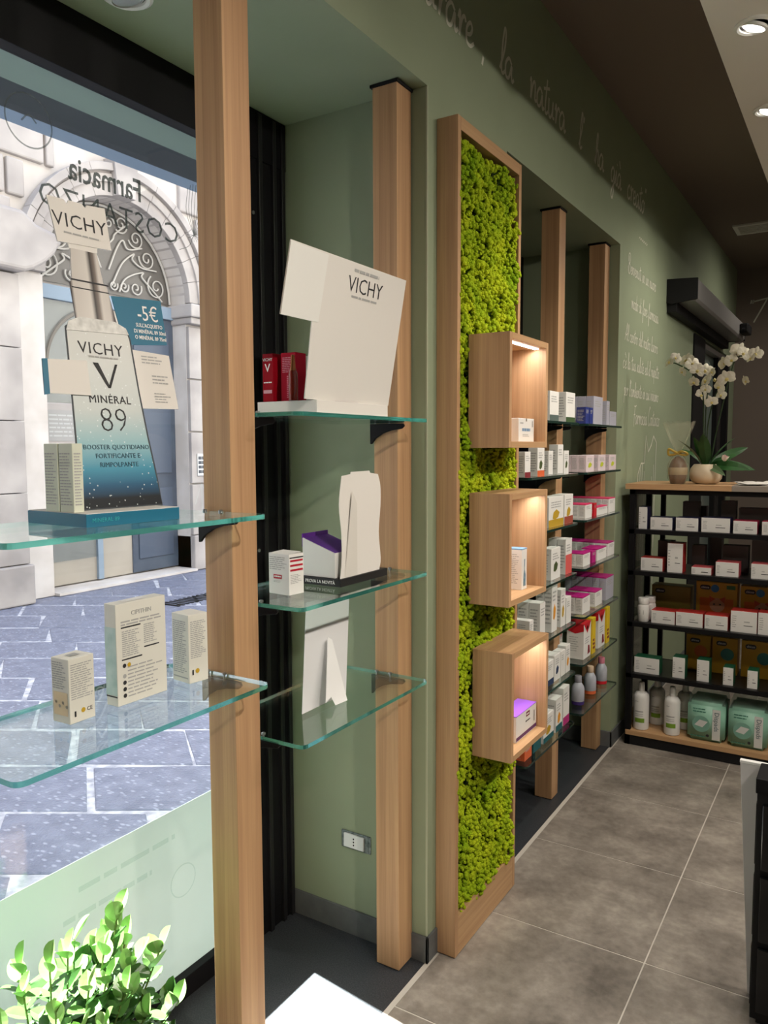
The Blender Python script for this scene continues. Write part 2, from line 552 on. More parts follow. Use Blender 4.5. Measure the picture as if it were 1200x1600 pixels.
BASE = mat('stone_skirting', S(92, 95, 96), 0.55, noise=(18, S(104, 107, 107)))
bl = struct('baseboard_left')
BX('skirting', BASE, bl, NB, 0.008, 2.121, 2.13, 0, 0.088, 0.001)
BX('skirting', BASE, bl, 0.0, 0.008, 2.121, 2.75, 0, 0.088, 0.001)
BX('skirting', BASE, bl, NB, 0.008, 4.281, 4.29, 0, 0.088, 0.001)
BX('skirting', BASE, bl, 0.0, 0.008, 4.281, 6.36, 0, 0.088, 0.001)
# corner bead along the plaster arris of the first niche
BX('corner_bead', mat('corner_bead', S(176, 182, 156), 0.6), wall_left, -0.004, 0.0012, 2.1288, 2.1335, 0.09, NZ)

# ---- shop window in the first niche
win = struct('window_1')
BX('window_head', BLACK, win, -0.592, -0.545, -0.6, 2.13, 2.622, NZ, 0.002)
BX('window_sill', BLACK, win, NB - 0.04, -0.55, -0.6, 2.13, 0.0, 0.068, 0.002)
BX('window_jamb', BLACK, win, NB - 0.04, -0.55, 1.94, 2.13, 0.068, 2.622, 0.002)
BX('window_jamb', BLACK, win, NB - 0.04, -0.55, -0.6, -0.42, 0.068, 2.622, 0.002)
for yy in (1.985, 2.055, 2.10):
    BX('jamb_rib', mat('black_rib', (0.011, 0.011, 0.012, 1), 0.35), win, -0.553, -0.538, yy, yy + 0.018, 0.0, NZ - 0.01, 0.002)
for zz in (0.9, 1.35, 2.45):
    MB().lathe([(0.006, 0), (0.006, 0.003), (0.0, 0.004)], 10).build('screw', STEEL, win).matrix_local = frame((-0.55, 1.965, zz), (0, 1, 0), (0, 0, 1))
BX('window_pane', GLASS_WIN, win, -0.585, -0.580, -0.42, 1.94, 0.068, 2.622)
FILM = film_mat('frosted_green_film', S(166, 174, 170), 0.96, 0.36)
BX('frosted_film', FILM, win, -0.5795, -0.579, -0.42, 1.94, 0.068, 0.598)
tag(win.children[-1], 'frosted pale green privacy film')
# faint lettering on the film (seen from behind)
FILM_T = film_mat('film_lettering', S(140, 154, 147), 0.12, 0.3)
for k, (z, y, w) in enumerate(((0.50, 1.25, 0.42), (0.43, 1.20, 0.30))):
    print_lines('film_lettering', FILM_T, win, (-0.5788, y, z), (0, 1, 0), (0, 0, 1), w, 0.03, 1, 0.5, 30 + k)
b = MB()
ring = [(0.05 * math.cos(a * math.pi / 16), 0.05 * math.sin(a * math.pi / 16)) for a in range(33)]
ribbon(b, ring, 0.004)
b.build('film_emblem', FILM_T, win).matrix_local = frame((-0.5785, 1.62, 0.36), (0, -1, 0), (0, 0, 1))

# shop name on the glass, readable from the street
DECAL = film_mat('grey_window_vinyl', S(92, 98, 98), 0.66, 0.5)
GX = -0.5793
dec = thing('window_lettering', 'mirrored grey Farmacia COSTANZO lettering stuck on the window glass', 'lettering', (GX, 1.4, 2.3))
text('word', 'Farmacia', 0.083, DECAL, dec, frame((0, 0.135, 0.075), (0, -1, -0.012), (0, 0, 1)), bold=0.0012, xs=0.80, space=1.0)
text('word', 'COSTANZO', 0.082, DECAL, dec, frame((0, 0.27, -0.012), (0, -1, 0.02), (0, 0, 1)), bold=-0.0006, xs=0.98, space=1.05)
b = MB(); ribbon(b, [(0.062 * math.cos(a * math.pi / 18), 0.062 * math.sin(a * math.pi / 18)) for a in range(37)], 0.004)
b.build('emblem', DECAL, dec).matrix_local = frame((0, -0.205, 0.178), (0, -1, 0), (0, 0, 1))
b = MB(); ribbon(b, cr([(-0.02, 0.0), (0.0, 0.015), (0.02, -0.005)]), 0.004)
b.build('emblem_stroke', DECAL, dec).matrix_local = frame((0, -0.205, 0.178), (0, -1, 0), (0, 0, 1))
b = MB()
for k in range(11):
    a = math.radians(62 + k * 10.5)
    ribbon(b, cr([(0, 0), (0.06 * math.cos(a), 0.07 * math.sin(a)), (0.085 * math.cos(a) + (k - 5) * 0.004, 0.15 * math.sin(a))]), 0.0022)
for k in range(7):
    a = math.radians(195 + k * 25)
    ribbon(b, [(0, 0), (0.03 * math.cos(a), 0.02 * math.sin(a))], 0.0018)
ribbon(b, cr([(0, 0), (0.02, -0.035), (0.06, -0.055)]), 0.002)
b.build('tuft_drawing', DECAL, dec).matrix_local = frame((0, 0.33, 0.03), (0, -1, 0), (0, 0, 1))

# ---- darkened window of the second niche
win2 = struct('window_2')
BX('window_head', BLACK, win2, NB - 0.04, -0.55, 2.74, 4.29, 2.60, NZ)
BX('window_sill', BLACK, win2, NB - 0.04, -0.55, 2.74, 4.29, 0.0, 0.07)
BX('window_jamb', BLACK, win2, NB - 0.04, -0.55, 2.74, 2.86, 0.07, 2.60)
BX('window_jamb', BLACK, win2, NB - 0.04, -0.55, 4.10, 4.29, 0.07, 2.60)
BX('window_pane', mat('dark_green_blind', (0.012, 0.017, 0.013, 1), 0.35), win2, -0.60, -0.585, 2.86, 4.10, 0.07, 2.60)
BX('shutter_guide', BLACK, win2, -0.55, -0.44, 4.24, 4.285, 0.0, 2.08, 0.002)

# ---- sliding door far along the wall
door = struct('door_1')
BX('door_frame', BLACK_M, door, -0.10, 0.012, 6.40, 6.86, 0.0, 2.56)
BX('door_frame', BLACK_M, door, -0.06, 0.010, 8.12, 8.22, 0.0, 2.56)
BX('door_frame', SILVER, door, -0.05, 0.014, 6.86, 8.12, 2.49, 2.53)
BX('pane', mat('cool_daylight_glass', S(120, 134, 128), 0.2, spec=0.5), door, -0.05, -0.04, 6.86, 7.62, 0.0, 2.49)
BX('pane', mat('dim_glass', S(70, 68, 66), 0.25), door, -0.05, -0.04, 7.66, 8.12, 0.0, 2.49)
BX('meeting_stile', SILVER, door, -0.03, 0.0, 6.862, 6.885, 0.0, 2.49)
BX('meeting_stile', BLACK_M, door, -0.04, 0.0, 7.60, 7.67, 0.0, 2.49)

op = thing('door_operator', 'silver automatic door operator with black end caps above the far glass door', 'door opener', (0.003, 5.45, 2.65))
MB().prism([(0.02, 0.0), (0.175, -0.012), (0.19, 0.005), (0.19, 0.13), (0.02, 0.14)], 0.0, 2.3, 1).build('cover', SILVER, op, bevel=0.003)
MB().prism([(0.0, -0.01), (0.03, -0.02), (0.192, -0.0), (0.192, 0.135), (0.0, 0.145)], -0.02, 0.0, 1).build('end_cap', BLACK_M, op, bevel=0.002)
BX('end_cap', BLACK_M, op, 0.0, 0.192, 2.3, 2.32, -0.01, 0.14, 0.002)
BX('track', BLACK_M, op, 0.0, 0.06, 0.0, 2.3, -0.07, -0.005, 0.002)
sn = BX('motion_sensor', BLACK_M, op, 0.19, 0.26, 1.95, 2.2, 0.02, 0.10, 0.012)
MB().lathe([(0.012, 0), (0.012, 0.006), (0.006, 0.01), (0.0, 0.01)], 12).build('sensor_lens', mat('sensor_lens', (0.02, 0.02, 0.025, 1), 0.1), sn).matrix_local = frame((0.225, 1.95, 0.05), (1, 0, 0), (0, 0, 1))

# ---- ceiling fittings
LENS_ON = mat('lamp_lens_on', (1, 1, 1, 1), 0.3, emit=((1.0, 0.95, 0.86, 1), 4.5))
LENS_OFF = mat('lamp_lens_off', S(190, 195, 196), 0.15, spec=0.8)
TRIM = mat('white_trim', S(225, 223, 216), 0.45)


def downlight(loc, label, group, on=True, tilt=(0, 0), power=LAMP_W, r=0.058, spot=True, cone=150):
    t = thing('recessed_spotlight', label, 'spotlight', loc, 0, group)
    MB().lathe([(r, 0.0), (r, -0.004), (r * 0.86, -0.009), (r * 0.74, -0.006), (r * 0.72, 0.0)], 28).build('trim_ring', TRIM, t, smooth=True)
    MB().lathe([(r * 0.70, -0.001), (r * 0.70, -0.008), (r * 0.62, -0.012), (r * 0.62, -0.004)], 28).build('gimbal_ring', TRIM, t, smooth=True).rotation_euler = (tilt[0], tilt[1], 0)
    MB().lathe([(0.0, -0.013), (r * 0.35, -0.013), (r * 0.60, -0.009), (r * 0.61, -0.003)], 28).build('lamp_lens', LENS_ON if on else LENS_OFF, t, smooth=True).rotation_euler = (tilt[0], tilt[1], 0)
    if on and spot:
        ld = bpy.data.lights.new('spot_light', 'SPOT')
        ld.energy = power; ld.color = (1.0, 0.91, 0.80); ld.spot_size = math.radians(cone); ld.spot_blend = 0.9; ld.shadow_soft_size = 0.05
        lo = bpy.data.objects.new('spot_light', ld); COL.objects.link(lo); lo.parent = t; lo.location = (0, 0, -0.03)
        lo.rotation_euler = (tilt[0], tilt[1], 0)
    return t


downlight((0.815, 2.76, 3.0), 'bright tilted spotlight at the top right corner of the white ceiling', 'ceiling spotlights', True, (0.10, 0.30), LAMP_W * 1.1, cone=100)
downlight((0.79, 3.46, 3.0), 'second recessed spotlight, cut by the right edge below the bright one', 'ceiling spotlights', True, (0.0, 0.30), LAMP_W * 1.1, cone=100)
for x, y, p, tl, lab in ((0.80, 4.9, 0.7, 0.5, 'added recessed spotlight above the black rack, outside the picture'),
                    (2.3, 1.6, 1.6, 0.6, 'added right row spotlight, first from the front, outside the picture'), (2.3, 2.76, 2.2, 0.62, 'added right row spotlight, second from the front, outside the picture'),
                    (2.3, 4.65, 1.4, 0.62, 'added right row spotlight, third from the front, outside the picture'), (2.3, 5.4, 0.6, 0.4, 'added right row spotlight, furthest from the front, outside the picture')):
    downlight((x, y, 3.0), lab, 'added ceiling spotlights beyond the frame', True, (0.0, tl), LAMP_W * p)  # unseen lamps added to fill the room with light
downlight((2.3, 0.55, 3.0), 'narrow spotlight added to brighten the bottle display, outside the picture', 'added ceiling spotlights beyond the frame', True, (0.14, 0.95), LAMP_W * 4.6, cone=80)  # unseen lamp added to brighten the bottle display
for x, lab in ((1.0, 'added left spotlight over the far end of the shop, outside the picture'), (2.4, 'added right spotlight over the far end of the shop, outside the picture')):
    downlight((x, 7.3, CZ), lab, 'added ceiling spotlights beyond the frame', True, (0.0, 0.35), LAMP_W * 0.8)  # unseen lamps added to lift the dark far end
downlight((-0.385, 1.335, NZ), 'unlit round recessed spotlight in the green niche soffit above the window', 'niche spotlights', False, (0.2, -0.15), r=0.062)

vent = thing('ceiling_vent', 'small square white vent grille on the dark ceiling', 'vent', (0.335, 7.02, CZ))
b = MB(); w = 0.15
b.box(-w, w, -w, -w + 0.03, -0.012, 0); b.box(-w, w, w - 0.03, w, -0.012, 0); b.box(-w, -w + 0.03, -w + 0.03, w - 0.03, -0.012, 0); b.box(w - 0.03, w, -w + 0.03, w - 0.03, -0.012, 0)
b.build('frame', TRIM, vent)
for k in range(6):
    yy = -w + 0.045 + k * 0.042
    BX('slat', TRIM, vent, -w + 0.03, w - 0.03, yy, yy + 0.016, -0.008, -0.002)
BX('damper', mat('vent_dark', S(120, 116, 110), 0.8), vent, -w + 0.03, w - 0.03, -w + 0.03, w - 0.03, -0.002, 0.0)

# ---- handwriting on the green wall
CHALK = mat('pale_wall_vinyl', S(222, 222, 206), 0.8, spec=0.1)
PXM = lambda x, y, z: frame((x, y, z), *PX)
wr = thing('wall_lettering', 'large pale handwritten slogan running along the wall above the niches', 'lettering', (0.0015, 2.0, 3.03))
for s, y, z in (('curare', 0.045, -0.02), (',', 0.51, -0.02), ('la', 0.665, 0.0), ('natura', 0.95, 0.015), ("l'", 1.56, 0.02), ('ha', 1.80, 0.02), ('gia`', 2.08, 0.02), ('creato"', 2.40, 0.02)):
    script('word', s, 0.074, 0.0125, CHALK, wr, PXM(0, y, z), 1.04)
b = MB(); ribbon(b, cr([(k * 0.018, 0.012 * (k % 2)) for k in range(12)]), 0.005)
b.build('signature', CHALK, wr).matrix_local = PXM(0, 2.68, -0.14)
wr2 = thing('wall_lettering', 'small handwritten welcome text in six lines beside the back rack', 'lettering', (0.0015, 4.42, 2.0))
for s, y, z in (('Benvenuti in un nuovo', 0.03, 0.66), ('modo di fare farmacia', 0.12, 0.475), ('Al centro del nostro lavoro', 0.0, 0.285), ("c'e` la tua salute ed il rispetto", -0.03, 0.13), ("per l'ambiente in cui viviamo", 0.0, -0.02), ('Farmacia Costanzo', 0.22, -0.175)):
    script('word', s, 0.042 if s[0] != 'F' else 0.05, 0.0062, CHALK, wr2, PXM(0, y, z), 0.036 / 0.042)
leafd = thing('wall_drawing', 'pale line drawing of a ribbed leaf on the green wall behind the rack', 'drawing', (0.0015, 4.9, 1.2))
b = MB()
ribbon(b, [(-0.15, -0.4), (-0.16, 0.10), (-0.12, 0.33), (-0.05, 0.39), (0.03, 0.39), (0.06, 0.56), (0.13, 0.46), (0.20, 0.50), (0.26, 0.56), (0.34, 0.52), (0.33, 0.3), (0.30, -0.4)], 0.011)
for k in range(9):
    x0 = -0.12 + k * 0.05
    ribbon(b, [(x0 + 0.02 * (k - 4) * 0.5, -0.45), (x0, 0.30 + 0.12 * math.sin(k * 0.9) * 0.8)], 0.009)
b.build('outline', CHALK, leafd).matrix_local = frame((0, 0, 0), *PX)
bw = thing('wall_lettering', 'pale handwritten word starting on the far taupe wall', 'lettering', (0.10, 8.597, 2.93))
script('word', '"Tr', 0.10, 0.014, CHALK, bw, frame((0, 0, 0), *NY), 1.1)

# ================================================================== STREET
GZ = -0.05
MARBLE = mat('white_marble', S(178, 171, 167), 0.6, noise=(1.6, S(142, 136, 134), 8), bump=(14, 0.08))
MARBLE_D = mat('weathered_marble', S(186, 178, 172), 0.7, noise=(2.5, S(206, 200, 196), 8), bump=(20, 0.1))


def basalt():
    m = mat('basalt_slab', S(98, 102, 120), 0.45, noise=(9, S(118, 122, 140), 6), bump=(55, 0.8))
    nt = m.node_tree; p = nt.nodes['Principled BSDF']
    ramp = p.inputs['Base Color'].links[0].from_node
    g = nt.nodes.new('ShaderNodeNewGeometry')
    mp_ = nt.nodes.new('ShaderNodeMapping'); mp_.inputs['Rotation'].default_value = (0, 0, math.radians(31)); mp_.inputs['Scale'].default_value = (16, 34, 20)
    nt.links.new(g.outputs['Position'], mp_.inputs['Vector'])
    v = nt.nodes.new('ShaderNodeTexVoronoi'); v.inputs['Scale'].default_value = 1.0
    nt.links.new(mp_.outputs[0], v.inputs['Vector'])
    r = nt.nodes.new('ShaderNodeValToRGB'); r.color_ramp.elements[0].position = 0.16; r.color_ramp.elements[0].color = (0.75, 0.75, 0.75, 1)
    r.color_ramp.elements[1].position = 0.30; r.color_ramp.elements[1].color = (0, 0, 0, 1)
    nt.links.new(v.outputs['Distance'], r.inputs['Fac'])
    mx = nt.nodes.new('ShaderNodeMix'); mx.data_type = 'RGBA'
    nt.links.new(r.outputs['Color'], mx.inputs[0]); nt.links.new(ramp.outputs['Color'], mx.inputs[6]); mx.inputs[7].default_value = S(156, 160, 176)
    nt.links.new(mx.outputs[2], p.inputs['Base Color'])
    return m


BASALT = basalt()      # dark slabs with pale chisel marks
MORTAR = mat('pale_mortar', S(186, 186, 192), 0.9, noise=(14, S(128, 130, 142), 6))
PLASTER = mat('street_plaster', S(122, 118, 116), 0.85)

pav = struct('street_pavement')
BX('mortar_bed', MORTAR, pav, -7.4, -1.3, -19.0, 24.0, GZ - 0.1, GZ - 0.010)
BX('threshold', mat('threshold_stone', S(96, 98, 104), 0.7), pav, -1.3, NB - 0.04, -0.6, 2.85, GZ - 0.1, -0.01)
slabs = []
rs = random.Random(3)
for k in range(7):
    L, W, sk = 0.70, 0.55, 0.20
    j = lambda: rs.uniform(-0.034, 0.034)
    pts = [(-L / 2 + 0.018 + j() + sk / 2, -W / 2 + 0.014 + j() * 0.4), (L / 2 - 0.018 + j() + sk / 2, -W / 2 + 0.014 + j() * 0.4), (L / 2 - 0.018 + j() - sk / 2, W / 2 - 0.014 + j() * 0.4), (-L / 2 + 0.018 + j() - sk / 2, W / 2 - 0.014 + j() * 0.4)]
    slabs.append(MB().prism(pts, -0.03, 0.0, 2).mesh('paving_slab', BASALT, bevel=0.006, seg=1))
ang = math.radians(31)
ux, uy = (math.cos(ang), math.sin(ang)), (-math.sin(ang), math.cos(ang))
for i in range(-16, 18):
    for j in range(-10, 22):
        off = 0.27 * (j % 2) - 0.05 * j
        px = -2.30 + ux[0] * (i * 0.70 + off) + uy[0] * (j * 0.55 + 0.275)
        py = 2.742 + ux[1] * (i * 0.70 + off) + uy[1] * (j * 0.55 + 0.275)
        if -7.3 < px < -1.55 and 0.9 < py < 9.6 and abs(math.atan2(1.163 - px, py)) < math.radians(66):
            put('paving_slab', slabs[rs.randrange(7)], pav, (px, py, GZ - 0.004 + rs.uniform(-0.003, 0.003)), (0, 0, ang + rs.uniform(-0.03, 0.03)))

# the shop's own house front: reveal, soffit strips over the glass and the wall above
own = struct('wall_street')
BX('reveal', PLASTER, own, -1.3, NB - 0.04, 2.85, 3.2, GZ, 2.72)
BX('reveal', PLASTER, own, -1.3, NB - 0.04, -19.0, -0.65, GZ, 2.72)
BX('pier', PLASTER, own, -1.3, NB - 0.04, 3.2, 24.0, GZ, 2.86)
BX('soffit_panel', mat('soffit_green', S(112, 128, 120), 0.7), own, -0.90, -0.592, -1.4, 3.2, 2.712, 2.86)
BX('shutter_slot', mat('shutter_dark', S(34, 42, 46), 0.6), own, -1.10, -0.90, -1.4, 3.2, 2.726, 2.86)
BX('lintel', mat('lintel_blue_grey', S(122, 138, 160), 0.6), own, -1.245, -1.10, -1.4, 3.2, 2.752, 2.95)
BX('house_front', PLASTER, own, -1.3, NB - 0.04, -19.0, 24.0, 2.86, 12.0)

# ---- the palazzo across the street
FX = -7.0
AC, AZ, AR, AO = 6.81, 3.72, 1.12, 1.475
bd = thing('building', 'pale marble palazzo with arched portal across the street', 'building', (FX, AC, GZ))
Lc = lambda x, y, z: (x - FX, y - AC, z - GZ)


def bbox(name, m, x0, x1, y0, y1, z0, z1, parent=bd, bevel=0.0):
    return BX(name, m, parent, x0 - FX, x1 - FX, y0 - AC, y1 - AC, z0 - GZ, z1 - GZ, bevel)


# wall core with the arched opening
def arc(r, n, a0=0.0, a1=math.pi):
    return [(r * math.cos(a0 + (a1 - a0) * k / n), AZ - GZ + r * math.sin(a0 + (a1 - a0) * k / n)) for k in range(n + 1)]


core = MB()
core.prism([(AR, 0.0), (18.0, 0.0), (18.0, 12.0), (0.0, 12.0)] + arc(AR, 14, math.pi / 2, 0)[0:], -0.35, -0.03, 0)
core.prism([(-AR, 0.0)] + arc(AR, 14, math.pi, math.pi / 2) + [(0.0, 12.0), (-26.0, 12.0), (-26.0, 0.0)], -0.35, -0.03, 0)
core.build('wall_core', MARBLE_D, bd)
BX('house_body', MARBLE_D, bd, -4.0, -0.37, -26.0, 18.0, 0.0, 12.0)
# rusticated blocks left and right of the arch, recessed joints between them
for r in range(12):
    z0 = 2.75 + r * 0.44
    for c in range(11):
        y0 = AC - 5.6 + c * 1.02 + (0.5 if r % 2 else 0.0); y1 = y0 + 0.985
        zc = z0 + 0.2
        lim = math.sqrt(max(0.0, (AO + 0.06) ** 2 - max(0.0, min(abs(z0 - AZ), abs(z0 + 0.40 - AZ)) if not (z0 < AZ < z0 + 0.4) else 0.0) ** 2)) if z0 < AZ + AO else 0.0
        if lim > 0:
            if y0 < AC - lim < y1: y1 = AC - lim
            elif y0 < AC + lim < y1: y0 = AC + lim
            elif abs((y0 + y1) / 2 - AC) < lim: continue
        if y1 - y0 < 0.1: continue
        bbox('stone_block', MARBLE, FX - 0.06, FX + 0.03, y0, y1, z0, z0 + 0.40, bevel=0.02)
# voussoirs and keystone
NV = 13
for k in range(NV):
    a0 = math.pi * k / NV + 0.0015; a1 = math.pi * (k + 1) / NV - 0.0015
    key = k == NV // 2
    ro = AO + (0.10 if key else 0.0); x1 = 0.20 if key else 0.10
    pts = arc(ro, 3, a0, a1) + arc(AR, 3, a0, a1)[::-1]
    MB().prism(pts, -0.34, x1 - 0.03, 0).build('keystone' if key else 'voussoir', MARBLE, bd, bevel=0.004, seg=1)
    if not key:
        pts = arc(AO + 0.02, 3, a0, a1) + arc(AO - 0.07, 3, a0, a1)[::-1]
        MB().prism(pts, 0.0, 0.14, 0).build('archivolt_moulding', MARBLE, bd, bevel=0.003, seg=1)
        pts = arc(AO - 0.10, 3, a0, a1) + arc(AO - 0.20, 3, a0, a1)[::-1]
        MB().prism(pts, 0.0, 0.10, 0).build('archivolt_moulding', MARBLE, bd, bevel=0.003, seg=1)
# right pier with impost
bbox('pier_base', MARBLE, FX - 0.34, FX + 0.06, AC + AR, AC + AR + 0.75, GZ, 0.45, bevel=0.015)
for q in range(4):
    bbox('pier_block', MARBLE, FX - 0.34, FX + 0.03, AC + AR + 0.005, AC + AR + 0.72, 0.46 + q * 0.74, 0.46 + q * 0.74 + 0.72, bevel=0.008)
bbox('impost', MARBLE, FX - 0.34, FX + 0.12, AC + AR - 0.03, AC + AR + 0.76, 3.43, 3.52, bevel=0.015)
bbox('impost', MARBLE, FX - 0.34, FX + 0.16, AC + AR - 0.06, AC + AR + 0.80, 3.52, 3.70, bevel=0.02)
# left pier stands forward and carries a scrolled console
PYR = 5.26
bbox('column_base', MARBLE, FX - 0.05, FX + 0.24, PYR - 0.95, PYR + 0.03, GZ, 0.40, bevel=0.02)
for q in range(4):
    bbox('column_block', MARBLE, FX - 0.05, FX + 0.20, PYR - 0.92, PYR, 0.41 + q * 0.80, 0.41 + q * 0.80 + 0.79, bevel=0.006)
prof = [(0.0, 3.62), (0.10, 3.68), (0.26, 3.84), (0.38, 4.02), (0.42, 4.14), (0.47, 4.20), (0.47, 4.36), (0.34, 4.40), (0.16, 4.46), (0.06, 4.58), (0.0, 4.64), (-0.95, 4.64), (-0.95, 3.62)]
MB().prism([(p[0] + PYR - AC, 3.62 + (p[1] - 3.62) * 0.64 - GZ) for p in prof], 0.0, 0.34, 0).build('scroll_console', MARBLE, bd, bevel=0.05, seg=3)
bbox('jamb_left', MARBLE_D, FX - 0.34, FX + 0.0, PYR, AC - AR, GZ, 3.7)
bbox('door_step', MARBLE_D, FX - 1.0, FX + 0.1, AC - AR, AC + AR, GZ, GZ + 0.03)

# transom, fanlight grille
BLUEG = mat('blue_grey_paint', S(128, 144, 160), 0.6)
bbox('transom', BLUEG, FX - 0.33, FX - 0.24, AC - AR, AC + AR, 3.50, 3.67, bevel=0.008)
fan = MB().prism(arc(AR - 0.01, 18, 0.0, math.pi), -0.335, -0.325, 0).build('fanlight_pane', mat('fanlight_dark', S(98, 94, 90), 0.3), bd)
IRON = mat('pale_iron', S(178, 174, 168), 0.55)


def spiral(cx, cz, r, turns, a0, sgn=1, n=30):
    return [(-0.30, cx + r * (1 - 0.86 * t / n) * math.cos(a0 + sgn * turns * 2 * math.pi * t / n), AZ - GZ + cz + r * (1 - 0.86 * t / n) * math.sin(a0 + sgn * turns * 2 * math.pi * t / n)) for t in range(n + 1)]


def flip(pts): return [(p[0], -p[1], p[2]) for p in pts]


scrolls = [(0.86, 0.20, 0.17, 1.6, 2.2, 1), (0.70, 0.55, 0.14, 1.6, 3.0, 1), (0.52, 0.78, 0.13, 1.6, 3.4, 1), (0.28, 0.92, 0.12, 1.6, 3.9, 1), (0.50, 0.13, 0.10, 1.4, 0.5, -1), (0.30, 0.12, 0.08, 1.4, 0.5, -1), (0.13, 0.11, 0.07, 1.4, 0.5, -1), (0.08, 0.90, 0.09, 1.5, 0.0, 1)]
for q in scrolls:
    for fl in (0, 1):
        p = spiral(*q)
        MB().tube(flip(p) if fl else p, 0.011, 5).build('iron_scroll', IRON, bd)
for pts in ([(0.95, 0.02), (0.72, 0.20), (0.60, 0.30), (0.63, 0.36), (0.45, 0.30), (0.30, 0.20), (0.22, 0.04)], [(0.86, 0.42), (0.60, 0.42), (0.45, 0.50), (0.48, 0.58), (0.28, 0.42), (0.10, 0.10)], [(0.62, 0.68), (0.38, 0.62), (0.30, 0.72), (0.20, 0.60), (0.06, 0.30)], [(0.40, 0.95), (0.18, 0.78), (0.14, 0.70), (0.04, 0.60)]):
    p = [(-0.30, y, AZ - GZ + z) for (y, z, _) in [tuple(v) for v in cr(pts)]]
    for fl in (0, 1):
        MB().tube(flip(p) if fl else p, 0.012, 5).build('iron_scroll', IRON, bd)
MB().tube([(-0.30, p[0], p[1]) for p in arc(AR - 0.03, 20)], 0.016, 6).build('iron_arch', IRON, bd)

# door leaves: glazed beige one at the left, dark one at the right
LOBBY = mat('lobby_beige', S(166, 158, 146), 0.5, noise=(1.2, S(148, 141, 131), 3))
DOORD = mat('dark_blue_door', S(62, 70, 84), 0.4, noise=(3, S(78, 88, 102), 3))
bbox('door_leaf', LOBBY, FX - 0.36, FX - 0.30, AC - AR, AC + 0.30, 0.0, 3.50)
bbox('door_leaf', DOORD, FX - 0.36, FX - 0.28, AC + 0.30, AC + AR, 0.0, 3.50, bevel=0.01)
for y0, y1, z0, z1 in ((AC + 0.40, AC + 1.02, 0.18, 1.15), (AC + 0.40, AC + 1.02, 1.35, 3.35)):
    bbox('door_panel', mat('door_panel', S(74, 84, 100), 0.35), FX - 0.28, FX - 0.262, y0, y1, z0, z1, bevel=0.008)
bbox('door_stile', BLUEG, FX - 0.31, FX - 0.26, AC - AR, AC - AR + 0.09, 0.0, 3.50)
bbox('door_stile', BLUEG, FX - 0.31, FX - 0.26, AC - 0.28, AC - 0.20, 0.0, 3.50)
gl = MB().tube([(-0.285, AC - AR + 0.2 - AC + 0.75 * (1 - math.cos(a * math.pi / 24)), 2.75 + 0.75 * math.sin(a * math.pi / 24)) for a in range(0, 13)], 0.03, 6)
gl.build('reflected_arch', mat('arch_reflection', S(112, 106, 98), 0.6), bd)  # arch mirrored in the door glass, modelled as a grey tube
bbox('door_pane', clear_glass('lobby_glass', (0.85, 0.88, 0.9, 1), 0.0, 1.5), FX - 0.275, FX - 0.27, AC - AR + 0.09, AC - 0.28, 0.3, 3.50)
pq = bbox('plaque_frame', MARBLE, FX - 0.27, FX - 0.235, 5.74, 6.40, 1.70, 2.26, bevel=0.02)
bbox('plaque', mat('plaque_grey', S(150, 148, 146), 0.5), FX - 0.24, FX - 0.226, 5.83, 6.31, 1.79, 2.17)
print_lines('plaque_text', PRINT_G, bd, Lc(FX - 0.225, 5.86, 1.83), (0, 1, 0), (0, 0, 1), 0.42, 0.30, 6, 0.4, 5)
# intercom on the right pier
ic = bbox('intercom', STEEL, FX + 0.03, FX + 0.045, 8.03, 8.20, 1.30, 1.62, bevel=0.006)
for r in range(4):
    for c in range(2):
        bbox('intercom_button', mat('intercom_dark', S(70, 74, 82), 0.5), FX + 0.045, FX + 0.05, 8.05 + c * 0.07, 8.105 + c * 0.07, 1.34 + r * 0.065, 1.385 + r * 0.065)
b = MB()
ribbon(b, [(0, -0.3), (0.0, 0.32)], 0.016); ribbon(b, [(-0.13, 0.02), (0.0, 0.32), (0.13, 0.05)], 0.014)
b.build('arrow_mark', PRINT_G, bd).matrix_local = frame(Lc(FX + 0.033, 8.11, 0.88), *PX)
# iron grate in the paving by the portal
gr = struct('street_grate')
for k in range(14):
    BX('grate_bar', BLACK_M, gr, -5.55, -5.25, 6.0 + k * 0.07, 6.03 + k * 0.07, GZ - 0.006, GZ + 0.004)

# ================================================================== POSTS, MOSS PANEL, CUBES
PXA, PXB = -0.138, -0.053
for y0, lab in ((1.304, 'wooden post nearest the camera, in front of the shop window'), (2.040, 'wooden post against the green niche wall, between the socket and the moss panel'),
                (3.475, 'wooden post just behind the three wooden cubes'), (4.195, 'wooden post furthest back, beside the black rack'), (0.600, 'wooden post further left along the window, outside the picture')):
    t = thing('wooden_post', lab, 'post', ((PXA + PXB) / 2, y0 + 0.0425, 0), 0, 'square wooden posts')
    BX('timber', WOOD_V, t, -0.0425, 0.0425, -0.0425, 0.0425, 0.004, 2.765, 0.0012)
    BX('ceiling_plate', BLACK_M, t, -0.05, 0.047, -0.047, 0.047, 2.765, NZ - 0.001, 0.001)
    BX('foot_shadow_gap', BLACK_M, t, -0.038, 0.038, -0.038, 0.038, 0.0, 0.004)

